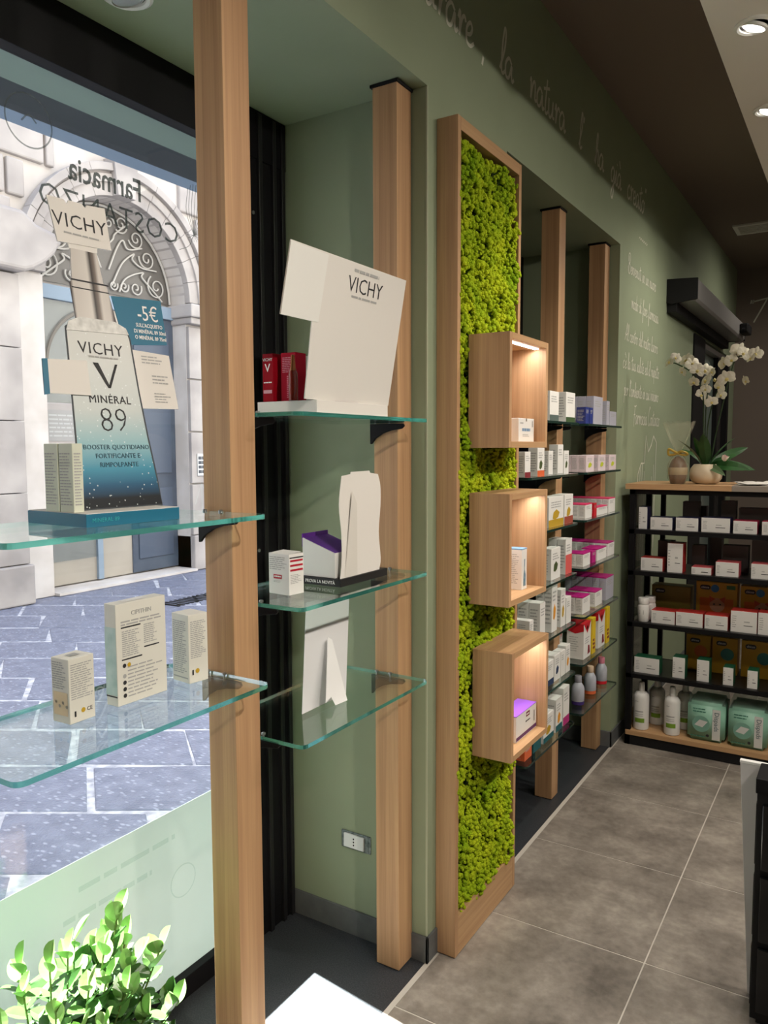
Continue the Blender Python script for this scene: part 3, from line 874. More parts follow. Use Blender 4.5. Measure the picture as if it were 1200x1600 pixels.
MY0, MY1, MZ1 = 2.190, 2.702, 2.698
mp = thing('moss_panel', 'tall wood-framed panel of bright green moss on the pier', 'moss panel', (0.0, (MY0 + MY1) / 2, 0))
ml = MB
yy0, yy1 = MY0 - (MY0 + MY1) / 2, MY1 - (MY0 + MY1) / 2
BX('frame_board', WOOD_V, mp, 0.001, 0.074, yy0, yy0 + 0.022, 0.004, MZ1, 0.001)
BX('frame_board', WOOD_V, mp, 0.001, 0.074, yy1 - 0.022, yy1, 0.004, MZ1, 0.001)
BX('frame_board', WOOD_Y, mp, 0.001, 0.0738, yy0 + 0.022, yy1 - 0.022, MZ1 - 0.04, MZ1, 0.001)
BX('frame_board', WOOD_Y, mp, 0.001, 0.0738, yy0 + 0.022, yy1 - 0.022, 0.004, 0.135, 0.001)
BX('backing', mat('moss_backing', S(60, 80, 20), 0.9), mp, 0.002, 0.03, yy0 + 0.022, yy1 - 0.022, 0.135, MZ1 - 0.04)


def moss_mat():
    m = bpy.data.materials.new('reindeer_moss'); m.use_nodes = True
    nt = m.node_tree; p = nt.nodes['Principled BSDF']
    p.inputs['Roughness'].default_value = 0.9; p.inputs['Specular IOR Level'].default_value = 0.1
    tc = nt.nodes.new('ShaderNodeTexCoord')
    n = nt.nodes.new('ShaderNodeTexNoise'); n.inputs['Scale'].default_value = 9; n.inputs['Detail'].default_value = 5
    nt.links.new(tc.outputs['Object'], n.inputs['Vector'])
    r = nt.nodes.new('ShaderNodeValToRGB'); e = r.color_ramp.elements
    e[0].position = 0.30; e[0].color = S(136, 172, 28)
    e[1].position = 0.70; e[1].color = S(196, 210, 40)
    nt.links.new(n.outputs['Fac'], r.inputs['Fac'])
    nt.links.new(r.outputs['Color'], p.inputs['Base Color'])
    n2 = nt.nodes.new('ShaderNodeTexNoise'); n2.inputs['Scale'].default_value = 260; n2.inputs['Detail'].default_value = 3
    nt.links.new(tc.outputs['Object'], n2.inputs['Vector'])
    b = nt.nodes.new('ShaderNodeBump'); b.inputs['Strength'].default_value = 0.9; b.inputs['Distance'].default_value = 0.006
    nt.links.new(n2.outputs['Fac'], b.inputs['Height']); nt.links.new(b.outputs['Normal'], p.inputs['Normal'])
    return m


def ico(sub):
    bm = bmesh.new(); bmesh.ops.create_icosphere(bm, subdivisions=sub, radius=1.0)
    bm.verts.ensure_lookup_table()
    V = np.array([v.co[:] for v in bm.verts], dtype=np.float32); F = np.array([[v.index for v in f.verts] for f in bm.faces], dtype=np.int32)
    bm.free()
    return V, F


def lumps_mesh(name, centres, radii, m, sub=1, squash=None):
    V, F = ico(sub)
    n = len(centres)
    rng = np.random.default_rng(5)
    jit = 1 + 0.22 * (rng.random((n, len(V), 1), dtype=np.float32) - 0.5)
    P = V[None] * jit * radii[:, None, None].astype(np.float32)
    if squash is not None: P *= squash
    P = (P + centres[:, None, :]).reshape(-1, 3)
    FF = (F[None] + (np.arange(n, dtype=np.int32) * len(V))[:, None, None]).reshape(-1, 3)
    me = bpy.data.meshes.new(name)
    me.vertices.add(len(P)); me.vertices.foreach_set('co', P.astype(np.float32).ravel())
    me.loops.add(FF.size); me.loops.foreach_set('vertex_index', FF.ravel())
    me.polygons.add(len(FF)); me.polygons.foreach_set('loop_start', np.arange(0, FF.size, 3, dtype=np.int32))
    me.polygons.foreach_set('loop_total', np.full(len(FF), 3, dtype=np.int32))
    me.polygons.foreach_set('use_smooth', np.ones(len(FF), dtype=bool))
    me.materials.append(m)
    me.update(calc_edges=True); me.validate()
    return me


rng = np.random.default_rng(11)
cl, rad = [], []
sp = 0.0205
ya, yb, za, zb = yy0 + 0.026, yy1 - 0.026, 0.140, MZ1 - 0.046
for iz in range(int((zb - za) / sp)):
    for iy in range(int((yb - ya) / sp) + 1):
        cy = ya + (iy + 0.5 * (iz % 2)) * sp + rng.normal(0, 0.005); cz = za + iz * sp + rng.normal(0, 0.005)
        if not (ya < cy < yb): continue
        big = rng.uniform(0.010, 0.019)
        cx = 0.046 + rng.uniform(0, 0.022) + 0.010 * math.sin(cy * 23 + 2) * math.sin(cz * 14)
        for k in range(7):
            d = rng.normal(0, 1, 3); d /= np.linalg.norm(d); d[0] = abs(d[0])
            cl.append((cx + d[0] * big * 0.9, cy + d[1] * big, cz + d[2] * big)); rad.append(big * rng.uniform(0.38, 0.62))
moss = put('moss', lumps_mesh('moss', np.array(cl, dtype=np.float32), np.array(rad, dtype=np.float32), moss_mat(), 1), mp)
moss['kind'] = 'stuff'; moss['label'] = 'bright yellow-green preserved moss'

LED = mat('led_strip', (1, 1, 1, 1), 0.4, emit=((1.0, 0.98, 0.96, 1), 9.0))
for k, (y0, z0, h, lab) in enumerate(((2.258, 1.689, 0.358, 'top wooden cube shelf on the moss panel'), (2.268, 1.182, 0.362, 'middle wooden cube shelf on the moss panel'), (2.300, 0.660, 0.365, 'bottom wooden cube shelf on the moss panel'))):
    c = thing('cube_shelf', lab + ', open front with a small light inside', 'shelf', (0.080, y0, z0), 0, 'wooden cube shelves')
    d, w, t = 0.140, 0.340, 0.020
    BX('side_panel', WOOD_V, c, 0, d, 0, t, 0, h, 0.0008)
    BX('side_panel', WOOD_V, c, 0, d, w - t, w, 0, h, 0.0008)
    BX('top_panel', WOOD_Y, c, 0, d, t, w - t, h - t, h, 0.0008)
    BX('bottom_panel', WOOD_Y, c, 0, d, t, w - t, 0, t, 0.0008)
    BX('back_panel', WOOD_V, c, 0, 0.008, t, w - t, t, h - t)
    BX('led_strip', LED, c, d - 0.040, d - 0.024, t + 0.01, w - t - 0.01, h - t - 0.0025, h - t - 0.0003)
    ld = bpy.data.lights.new('cube_light', 'AREA'); ld.shape = 'RECTANGLE'; ld.size = 0.008; ld.size_y = 0.26; ld.energy = 0.34; ld.color = (0.96, 0.98, 1.0)
    lo = bpy.data.objects.new('cube_light', ld); COL.objects.link(lo); lo.parent = c; lo.location = (d - 0.050, w / 2, h - t - 0.006); lo.rotation_euler = (0, math.radians(-12), 0)

# ================================================================== GLASS SHELVES
SX0, SX1, ST = -0.255, 0.058, 0.010


def rrect(x0, x1, y0, y1, r, n=4):
    out = []
    for cx, cy, a in ((x1 - r, y1 - r, 0), (x0 + r, y1 - r, 90), (x0 + r, y0 + r, 180), (x1 - r, y0 + r, 270)):
        out += [(cx + r * math.cos(math.radians(a + 90 * k / n)), cy + r * math.sin(math.radians(a + 90 * k / n))) for k in range(n + 1)]
    return out


_bp = [(-0.046, -0.062), (-0.041, -0.062), (-0.026, -0.045), (0.0, -0.030), (0.030, -0.021), (0.068, -0.016), (0.076, -0.008), (0.072, 0.0), (-0.046, 0.0)]
bracket_me = MB().prism(_bp, -0.004, 0.004, 1).mesh('bracket', BLACK, bevel=0.001, seg=1)
screw_me = MB().lathe([(0.0025, -0.014), (0.0025, -0.001), (0.0055, 0.0), (0.0055, 0.0035), (0.003, 0.005), (0.0, 0.005)], 12).mesh('screw', STEEL, smooth=True)
_sh = {}


def glass_shelf(y0, y1, z, lab, group, edge=GLASS_EDGE):
    t = thing('glass_shelf', lab, 'shelf', ((SX0 + SX1) / 2, y0, z), 0, group)
    key = (round(y1 - y0, 4), edge.name)
    if key not in _sh:
        hw = (SX1 - SX0) / 2
        _sh[key] = MB().prism(rrect(-hw, hw, 0, y1 - y0, 0.018), -ST, 0.0, 2, 0, 1).mesh('pane', [GLASS_TOP, edge])
    put('pane', _sh[key], t)
    for yy in (0.012, (y1 - y0) - 0.006):
        br = put('bracket', bracket_me, t, (0.0, yy, -ST - 0.0006))
        for xx in (-0.028, 0.022):
            put('screw', screw_me, br, (xx, 0, ST + 0.0006))
    return t


GA = 'glass shelves in the window niche'
glass_shelf(0.690, 1.300, 1.170, 'glass shelf at left carrying three pale cartons, below the bottle display', GA)
glass_shelf(0.690, 1.300, 1.547, 'glass shelf at left carrying the large bottle display', GA)
glass_shelf(1.415, 2.036, 0.985, 'lowest glass shelf right of the front post, with a white easel card', GA)
glass_shelf(1.415, 2.036, 1.317, 'glass shelf with the purple box and white bottle-shaped card', GA)
glass_shelf(1.415, 2.036, 1.775, 'highest glass shelf, under the tilted white board', GA)
NS = [1.800, 1.572, 1.347, 1.115, 0.883, 0.652, 0.410]
ORD = ['topmost', 'second', 'third', 'fourth', 'fifth', 'sixth', 'lowest']
GBn = 'glass shelves behind the wooden cubes'
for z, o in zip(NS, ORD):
    glass_shelf(2.860, 3.472, z, '%s glass shelf of the column right behind the wooden cubes' % o, GBn, GLASS_EDGE_SHADE)
    glass_shelf(3.580, 4.192, z, '%s glass shelf of the column between the two back posts' % o, 'glass shelves between the two back posts', GLASS_EDGE_SHADE)

# ================================================================== SOCKET
so = thing('wall_socket', 'white two-part wall socket low on the green niche wall', 'socket', (-0.276, 2.13, 0.339))
BX('mounting_plate', mat('zinc_plate', S(150, 158, 158), 0.4, metal=0.6, noise=(60, S(90, 98, 98), 3)), so, -0.060, 0.060, -0.004, 0, -0.032, 0.030, 0.003)
BX('cover', mat('socket_white', S(228, 230, 228), 0.35), so, -0.046, 0.036, -0.012, -0.004, -0.024, 0.024, 0.002)
for zz in (-0.011, 0.0, 0.011):
    MB().lathe([(0.003, 0), (0.003, 0.0006), (0.0, 0.0006)], 10).build('pin_hole', BLACK_M, so).matrix_local = frame((-0.004, -0.0125, zz), (1, 0, 0), (0, 0, 1))

# ================================================================== LEFT SHELVES: CARTONS AND BOTTLE DISPLAY
OFFW = mat('warm_white_carton', S(226, 224, 214), 0.45)
YEL = mat('yellow_dot', S(196, 160, 40), 0.6)
MINT = mat('pale_mint_print', S(178, 206, 200), 0.5, noise=(30, S(206, 224, 220), 2))
FX_ = ((0, 1, 0), (0, 0, 1))
SD_ = ((1, 0, 0), (0, 0, 1))


def disc(parent, m, O, u, v, r, name='print_dot', n=14, off=0.0006):
    u = Vector(u); v = Vector(v); O = Vector(O) + u.cross(v) * off
    return MB().poly([O + u * r * math.cos(2 * math.pi * k / n) + v * r * math.sin(2 * math.pi * k / n) for k in range(n)]).build(name, m, parent)


def bar(parent, m, O, u, v, w, h, name='print_bar', off=0.0006):
    u = Vector(u); v = Vector(v); O = Vector(O) + u.cross(v) * off
    return MB().poly([O, O + u * w, O + u * w + v * h, O + v * h]).build(name, m, parent)


a = carton('carton', 'small cream carton with yellow dot, leftmost on the left glass shelf', 'carton', (-0.095, 0.899, 1.170), 0.058, 0.050, 0.125, 0.03, OFFW)
print_lines('fine_print', PRINT_G, a, (0, 0.004, 0.045), *FX_, 0.05, 0.07, 16, 0.45, 1)
print_lines('fine_print', PRINT_G, a, (-0.047, 0, 0.065), *SD_, 0.043, 0.054, 12, 0.45, 2)
bar(a, mat('peach_print', S(228, 205, 170), 0.6), (-0.045, 0, 0.015), *SD_, 0.040, 0.045)
for k in range(4): disc(a, PRINT_G, (-0.038 + 0.010 * k, 0, 0.040 - 0.007 * (k % 2)), *SD_, 0.0035)
disc(a, YEL, (0, 0.030, 0.021), *FX_, 0.0048)
text('mark', 'CE', 0.011, PRINT_D, a, frame((0.0006, 0.038, 0.017), *FX_))
bar(a, PRINT_D, (0, 0.010, 0.012), *FX_, 0.004, 0.011)
bar(a, PRINT_G, (-0.034, 0.018, 0.1255), (1, 0, 0), (0, 1, 0), 0.018, 0.022)

c_ = carton('carton', 'tall white carton with mint side, middle of the left glass shelf', 'carton', (-0.100, 1.014, 1.170), 0.130, 0.034, 0.209, 0.0, OFFW)
text('title', 'CIPITHIN', 0.013, PRINT_G, c_, frame((0.0006, 0.065, 0.182), *FX_), 'CENTER')
print_lines('fine_print', PRINT_G, c_, (0, 0.012, 0.162), *FX_, 0.105, 0.012, 2, 0.5, 3, 0.1)
for y, z, w in ((0.012, 0.158, 0.050), (0.070, 0.108, 0.040), (0.012, 0.092, 0.052)): bar(c_, PRINT_D, (0, y, z), *FX_, w, 0.0028)
print_lines('fine_print', PRINT_G, c_, (0, 0.014, 0.098), *FX_, 0.048, 0.055, 13, 0.5, 4)
print_lines('fine_print', PRINT_G, c_, (0, 0.070, 0.116), *FX_, 0.036, 0.042, 10, 0.5, 5)
print_lines('fine_print', PRINT_G, c_, (0, 0.026, 0.012), *FX_, 0.092, 0.068, 9, 0.35, 6)
disc(c_, YEL, (0, 0.030, 0.081), *FX_, 0.0045)
for k in range(5): disc(c_, PRINT_D if k != 1 else PRINT_G, (0, 0.018, 0.081 - (0.0 if k == 0 else 0.008 + k * 0.0135)), *FX_, 0.0045)
bar(c_, MINT, (-0.034, 0, 0.022), *SD_, 0.0335, 0.140)
bar(c_, PRINT_D, (-0.034, 0, 0.018), *SD_, 0.0335, 0.003)
bar(c_, WHITE_P, (-0.026, 0.03, 0.2095), (1, 0, 0), (0, 1, 0), 0.018, 0.06)

d_ = carton('carton', 'white carton covered in fine print, beside the front post on the left shelf', 'carton', (-0.090, 1.199, 1.170), 0.052, 0.060, 0.154, -0.13, OFFW)
print_lines('fine_print', PRINT_G, d_, (0, 0.005, 0.055), *FX_, 0.042, 0.085, 20, 0.5, 7)
print_lines('fine_print', PRINT_G, d_, (-0.056, 0, 0.02), *SD_, 0.050, 0.12, 26, 0.5, 8)
disc(d_, YEL, (0, 0.022, 0.026), *FX_, 0.0055)
bar(d_, PRINT_D, (0, 0.008, 0.018), *FX_, 0.004, 0.012)
bar(d_, PRINT_G, (-0.057, 0, 0.010), *SD_, 0.053, 0.003)

# --- bottle display
TEAL = mat('teal_card', S(28, 108, 138), 0.45)
TEAL_D = mat('deep_teal_card', S(16, 90, 120), 0.5)
DZ = 1.547
disp = thing('bottle_display', 'large cardboard VICHY serum bottle display on a teal base', 'display', (-0.035, 0.905, DZ), math.radians(-3))
BX('base', TEAL, disp, -0.19, 0.0, 0.0, 0.215, 0.0, 0.0245, 0.001)
BX('base_top', WHITE_CARD, disp, -0.188, -0.002, 0.002, 0.213, 0.0245, 0.0255)
text('lettering', 'MINERAL 89', 0.011, mat('aqua_print', S(60, 170, 178), 0.5), disp, frame((0.0006, 0.012, 0.009), *PX))
cardM = Matrix.Translation((-0.072, 0.128, 0.0258)) @ Matrix.Rotation(math.radians(-9.7), 4, 'Y')


def bottle_mat():
    m = bpy.data.materials.new('bottle_print'); m.use_nodes = True
    nt = m.node_tree; p = nt.nodes['Principled BSDF']; p.inputs['Roughness'].default_value = 0.35
    tc = nt.nodes.new('ShaderNodeTexCoord'); sx = nt.nodes.new('ShaderNodeSeparateXYZ')
    nt.links.new(tc.outputs['Object'], sx.inputs[0])
    r = nt.nodes.new('ShaderNodeValToRGB'); e = r.color_ramp.elements
    mr = nt.nodes.new('ShaderNodeMapRange'); mr.inputs[2].default_value = 0.36
    nt.links.new(sx.outputs['Z'], mr.inputs[0]); nt.links.new(mr.outputs[0], r.inputs['Fac'])
    e[0].position = 0.0; e[0].color = S(4, 14, 22)
    e[1].position = 1.0; e[1].color = S(206, 207, 203)
    for pos, c in ((0.055, S(4, 14, 22)), (0.085, S(10, 58, 86)), (0.13, S(14, 84, 118)), (0.22, S(52, 138, 166)), (0.36, S(138, 182, 190)), (0.55, S(192, 200, 198))):
        k = e.new(pos); k.color = c
    v = nt.nodes.new('ShaderNodeTexVoronoi'); v.inputs['Scale'].default_value = 95
    nt.links.new(tc.outputs['Object'], v.inputs['Vector'])
    rr = nt.nodes.new('ShaderNodeValToRGB'); rr.color_ramp.elements[0].position = 0.10; rr.color_ramp.elements[0].color = (1, 1, 1, 1)
    rr.color_ramp.elements[1].position = 0.17; rr.color_ramp.elements[1].color = (0, 0, 0, 1)
    nt.links.new(v.outputs['Distance'], rr.inputs['Fac'])
    n = nt.nodes.new('ShaderNodeTexNoise'); n.inputs['Scale'].default_value = 22; nt.links.new(tc.outputs['Object'], n.inputs['Vector'])
    gt = nt.nodes.new('ShaderNodeMath'); gt.operation = 'GREATER_THAN'; gt.inputs[1].default_value = 0.44; nt.links.new(n.outputs['Fac'], gt.inputs[0])
    mu = nt.nodes.new('ShaderNodeMath'); mu.operation = 'MULTIPLY'; nt.links.new(rr.outputs['Color'], mu.inputs[0]); nt.links.new(gt.outputs[0], mu.inputs[1])
    m2 = nt.nodes.new('ShaderNodeMath'); m2.operation = 'MULTIPLY'; m2.inputs[1].default_value = 0.75; nt.links.new(mu.outputs[0], m2.inputs[0])
    mx = nt.nodes.new('ShaderNodeMix'); mx.data_type = 'RGBA'
    nt.links.new(m2.outputs[0], mx.inputs[0]); nt.links.new(r.outputs['Color'], mx.inputs[6]); mx.inputs[7].default_value = S(226, 232, 232)
    nt.links.new(mx.outputs[2], p.inputs['Base Color'])
    return m


def cap_mat():
    m = bpy.data.materials.new('cap_print'); m.use_nodes = True
    nt = m.node_tree; p = nt.nodes['Principled BSDF']; p.inputs['Roughness'].default_value = 0.35
    tc = nt.nodes.new('ShaderNodeTexCoord'); sx = nt.nodes.new('ShaderNodeSeparateXYZ'); nt.links.new(tc.outputs['Object'], sx.inputs[0])
    mr = nt.nodes.new('ShaderNodeMapRange'); mr.inputs[1].default_value = -0.045; mr.inputs[2].default_value = 0.045
    nt.links.new(sx.outputs['Y'], mr.inputs[0])
    r = nt.nodes.new('ShaderNodeValToRGB'); e = r.color_ramp.elements
    e[0].position = 0.0; e[0].color = S(70, 62, 58); e[1].position = 1.0; e[1].color = S(60, 52, 50)
    for pos, c in ((0.06, S(196, 190, 184)), (0.46, S(210, 205, 199)), (0.56, S(40, 34, 32)), (0.66, S(120, 108, 100)), (0.74, S(206, 200, 194)), (0.93, S(200, 194, 188))):
        k = e.new(pos); k.color = c
    nt.links.new(mr.outputs[0], r.inputs['Fac']); nt.links.new(r.outputs['Color'], p.inputs['Base Color'])
    return m


BK = 1.075
bot = [(0.946, 0.0), (1.128, 0.0), (1.123, 0.063), (1.116, 0.130), (1.109, 0.224), (1.105, 0.324), (1.100, 0.342), (1.081, 0.352), (0.991, 0.350), (0.968, 0.334), (0.965, 0.265), (0.958, 0.129)]
Bc = lambda p: ((p[0] - 1.033) * BK, p[1] * BK)
card = MB().prism([Bc(p) for p in bot], -0.002, 0.0015, 0).build('bottle_card', bottle_mat(), disp)
card.matrix_local = cardM
cap = [(0.993, 0.350), (1.080, 0.352), (1.068, 0.425), (1.062, 0.428), (1.056, 0.485), (1.001, 0.485), (0.995, 0.425), (0.990, 0.420)]
cp = MB().prism([Bc(p) for p in cap], -0.002, 0.0014, 0).build('cap_card', cap_mat(), disp); cp.matrix_local = cardM
MB().prism([Bc(p) for p in ((0.968, 0.328), (1.103, 0.334), (1.098, 0.346), (1.075, 0.356), (1.0, 0.356), (0.975, 0.345))], 0.0015, 0.003, 0).build('shoulder_card', mat('shoulder_print', S(190, 190, 186), 0.3, noise=(60, S(222, 222, 218), 2)), disp).matrix_local = cardM
for z0, z1 in ((0.424, 0.427), (0.410, 0.412)):
    MB().prism([Bc((0.992, z0)), Bc((1.072, z0)), Bc((1.071, z1)), Bc((0.993, z1))], 0.0014, 0.002, 0).build('cap_line', PRINT_D, disp).matrix_local = cardM
hdr = [(0.976, 0.492), (1.090, 0.498), (1.088, 0.580), (1.048, 0.576), (1.044, 0.570), (1.038, 0.576), (1.010, 0.576), (1.006, 0.568), (1.0, 0.575), (0.966, 0.575)]
MB().prism([Bc(p) for p in [(0.999, 0.484), (1.058, 0.486), (1.060, 0.497), (0.998, 0.495)]], -0.0015, 0.0005, 0).build('header_neck', WHITE_CARD, disp).matrix_local = cardM
MB().prism([Bc(p) for p in hdr], -0.001, 0.002, 0).build('header_card', WHITE_CARD, disp).matrix_local = cardM
# fine rim of the bottle card
b = MB(); ribbon(b, [Bc(p) for p in bot] + [Bc(bot[0])], 0.004)
rim = b.build('dark_rim', mat('rim_print', S(60, 66, 70), 0.5), disp); rim.matrix_local = cardM @ frame((0.0016, 0, 0), *PX)


def bt(s, y, z, size, m=PRINT_D, bold=0.0, xs=1.0, name='lettering', sp=1.0):
    p = Bc((y, z))
    return text(name, s, size, m, disp, cardM @ frame((0.0022, p[0], p[1]), *PX), 'CENTER', bold, xs, 0.0002, sp)


bt('VICHY', 1.036, 0.289, 0.034, bold=-0.0002, sp=1.08)
print_lines('lettering', PRINT_G, disp, (0, 0, 0), (0, 1, 0), (0, 0, 1), 0.07, 0.004, 1, 0.8, 9, 0.05).matrix_local = cardM @ Matrix.Translation((0.0022, -0.028, 0.303))
b = MB(); b.poly([(-0.028, 0.050, 0), (-0.0, 0.0, 0), (0.006, 0.0, 0), (-0.016, 0.050, 0)]); b.poly([(0.0, 0.0, 0), (0.006, 0.0, 0), (0.029, 0.050, 0), (0.023, 0.050, 0)])
b.build('letter_v', mat('black_print', S(14, 14, 16), 0.5), disp).matrix_local = cardM @ frame((0.0022, 0.008, 0.243), *PX)
bt('MINÉRAL', 1.041, 0.197, 0.0225, sp=1.1)
bt('89', 1.043, 0.143, 0.072, bold=-0.0016, xs=0.95)
for k, s in enumerate(('BOOSTER QUOTIDIANO', 'FORTIFICANTE E', 'RIMPOLPANTE')):
    bt(s, 1.042, 0.110 - k * 0.0165, 0.0135, mat('teal_print', S(30, 70, 84), 0.5), sp=1.05)
text('lettering', 'VICHY', 0.041, PRINT_D, disp, cardM @ frame((0.0026, -0.005, 0.563), (0, 1, 0.015), (0, 0, 1)), 'CENTER', -0.0003, 1.0, 0.0002, 1.05)
print_lines('lettering', PRINT_G, disp, (0, 0, 0), (0, 1, 0), (0, 0, 1), 0.085, 0.004, 1, 0.8, 10, 0.05).matrix_local = cardM @ Matrix.Translation((0.0026, -0.045, 0.549))
# offer card, leaflet and side tab behind the bottle
offM = cardM @ Matrix.Translation((-0.012, 0, 0))
b = MB().prism([Bc(p) for p in ((1.100, 0.318), (1.205, 0.328), (1.204, 0.420), (1.085, 0.412))], -0.001, 0.001, 0).build('offer_card', TEAL, disp); b.matrix_local = offM
p5 = lambda y, z: offM @ frame((0.0016, Bc((y, z))[0], Bc((y, z))[1]), (0, 1, 0.04), (0, 0, 1))
text('lettering', '-5€', 0.046, WHITE_P, disp, p5(1.166, 0.373), 'CENTER', 0.0, 0.82, 0.0002)
for k, s in enumerate(("SULL'ACQUISTO", 'DI MINÉRAL 89 30ml', 'O MINÉRAL 89 75ml')):
    text('lettering', s, 0.0115, WHITE_P, disp, p5(1.166, 0.359 - k * 0.0125), 'CENTER', 0.0002, 0.82, 0.0002)
lf = MB().prism([Bc(p) for p in ((1.122, 0.193), (1.212, 0.195), (1.206, 0.306), (1.112, 0.310))], -0.001, 0.001, 0).build('leaflet', WHITE_CARD, disp); lf.matrix_local = offM
for k, (y, z, w, h, r) in enumerate(((1.135, 0.283, 0.06, 0.020, 3), (1.155, 0.243, 0.045, 0.022, 3), (1.155, 0.205, 0.045, 0.024, 4))):
    q = Bc((y, z)); print_lines('lettering', PRINT_G, disp, (0, 0, 0), (0, 1, 0), (0, 0, 1), w, h, r, 0.4, 20 + k).matrix_local = offM @ Matrix.Translation((0.0014, q[0], q[1]))
tb = MB().prism([Bc(p) for p in ((0.918, 0.209), (1.0, 0.209), (1.0, 0.274), (0.922, 0.270))], -0.001, 0.001, 0).build('side_tab', WHITE_CARD, disp); tb.matrix_local = cardM @ Matrix.Translation((0.004, 0, 0))
MB().prism([Bc(p) for p in ((0.908, 0.206), (0.918, 0.208), (0.922, 0.271), (0.912, 0.270))], -0.002, 0.001, 0).build('side_tab_fold', TEAL, disp).matrix_local = cardM @ Matrix.Translation((0.004, 0, 0))
BX('rear_strut', WHITE_CARD, disp, -0.118, -0.116, 0.09, 0.17, 0.0255, 0.20)
PGRN = mat('pale_green_carton', S(214, 218, 200), 0.5)
for k, (x, y) in enumerate(((-0.114, 0.904), (-0.070, 0.904))):
    q = carton('carton', ('left one of the two pale green serum cartons on the bottle display', 'right one of the two pale green serum cartons, against the bottle card')[k], 'carton', (x - 0.008, y + 0.008, DZ + 0.0256), 0.022, 0.042, 0.128, -0.03, PGRN)
    q['group'] = 'serum cartons on the bottle display'
    print_lines('fine_print', PRINT_G, q, (0, 0.003, 0.012), *FX_, 0.016, 0.10, 18, 0.45, 40 + k)
    print_lines('fine_print', PRINT_G, q, (-0.039, 0, 0.012), *SD_, 0.036, 0.10, 18, 0.4, 50 + k)

# ================================================================== RIGHT SHELVES OF THE WINDOW NICHE
RZ = 1.317
r_ = carton('carton', 'small white carton with red logo in front of the purple box', 'carton', (-0.066, 1.523, RZ), 0.054, 0.073, 0.105, -0.10)
RED = mat('red_print', S(178, 24, 48), 0.5)
bar(r_, RED, (-0.055, 0, 0.040), *SD_, 0.030, 0.011, 'logo_block')
print_lines('lettering', WHITE_P, r_, (-0.052, -0.0006, 0.0435), *SD_, 0.024, 0.005, 1, 0.7, 63, 0.05)
print_lines('fine_print', PRINT_G, r_, (-0.070, 0, 0.062), *SD_, 0.062, 0.036, 7, 0.4, 60)
print_lines('fine_print', PRINT_G, r_, (-0.055, 0, 0.030), *SD_, 0.03, 0.006, 2, 0.4, 61)
bar(r_, PRINT_D, (0, 0.002, 0.094), *FX_, 0.050, 0.003)
for k in range(3): bar(r_, RED, (0, 0.004, 0.085 - 0.012 * k), *FX_, 0.046, 0.005)
print_lines('fine_print', PRINT_G, r_, (0, 0.005, 0.028), *FX_, 0.042, 0.025, 6, 0.45, 62)
MB().poly([(-0.070, 0.003, 0.1052), (-0.003, 0.003, 0.1052), (-0.003, 0.05, 0.108), (-0.070, 0.05, 0.108)]).build('lid_flap', CARTON, r_)

tr = thing('counter_display', 'black PROVA LA NOVITÀ tray with purple box and white bottle-shaped back card', 'display', (-0.020, 1.684, RZ))
BX('tray', mat('black_card', (0.012, 0.012, 0.013, 1), 0.5), tr, -0.135, 0.0, 0.0, 0.240, 0.0, 0.0215, 0.001)
text('lettering', 'PROVA LA NOVITÀ', 0.0125, WHITE_P, tr, frame((-0.118, -0.0008, 0.0065), *SD_), 'LEFT', 0.0001, 0.92)
st_o = [(0.008, 0.0), (0.205, 0.0), (0.213, 0.032), (0.203, 0.11), (0.213, 0.185), (0.213, 0.243), (0.200, 0.277), (0.158, 0.282), (0.155, 0.288), (0.062, 0.287), (0.060, 0.281), (0.018, 0.277), (0.005, 0.20), (0.015, 0.125), (0.016, 0.06)]
bc = MB().prism([(p[0], p[1]) for p in st_o[:2] + [tuple(v)[:2] for v in cr(st_o[1:7], 4)][1:] + st_o[7:11] + [tuple(v)[:2] for v in cr(st_o[11:] + [st_o[0]], 4)][:-1]], -0.0015, 0.0, 0).build('back_card', WHITE_CARD, tr)
bc.matrix_local = Matrix.Translation((-0.006, 0, 0.0216))
bend = MB()
bend.poly([(0, 0.028, 0.0), (0, 0.090, 0.0), (0.0, 0.084, 0.20), (0, 0.060, 0.235), (0, 0.054, 0.20)])
bend.build('strut_flap', mat('card_fold', S(216, 212, 204), 0.6), tr).matrix_local = Matrix.Translation((-0.0055, 0, 0.0216)) @ Matrix.Rotation(math.radians(1.2), 4, 'Y')
PUR = mat('purple_card', S(92, 40, 140), 0.5)
pb = thing('display_box', 'open white box with a purple slanted lid standing on the black tray', 'box', (-0.030, 1.690, RZ + 0.0218))
MB().prism([(-0.122, 0.0), (-0.012, 0.0), (-0.012, 0.068), (-0.122, 0.105)], 0.0, 0.120, 1).build('body', CARTON, pb, bevel=0.0008, seg=1)
MB().poly([(-0.013, 0.002, 0.0690), (-0.013, 0.118, 0.0690), (-0.120, 0.118, 0.1052), (-0.120, 0.002, 0.1052)]).build('purple_lid', PUR, pb)
MB().box(-0.124, -0.122, 0.0, 0.12, 0.08, 0.116).build('lid_edge', PUR, pb)

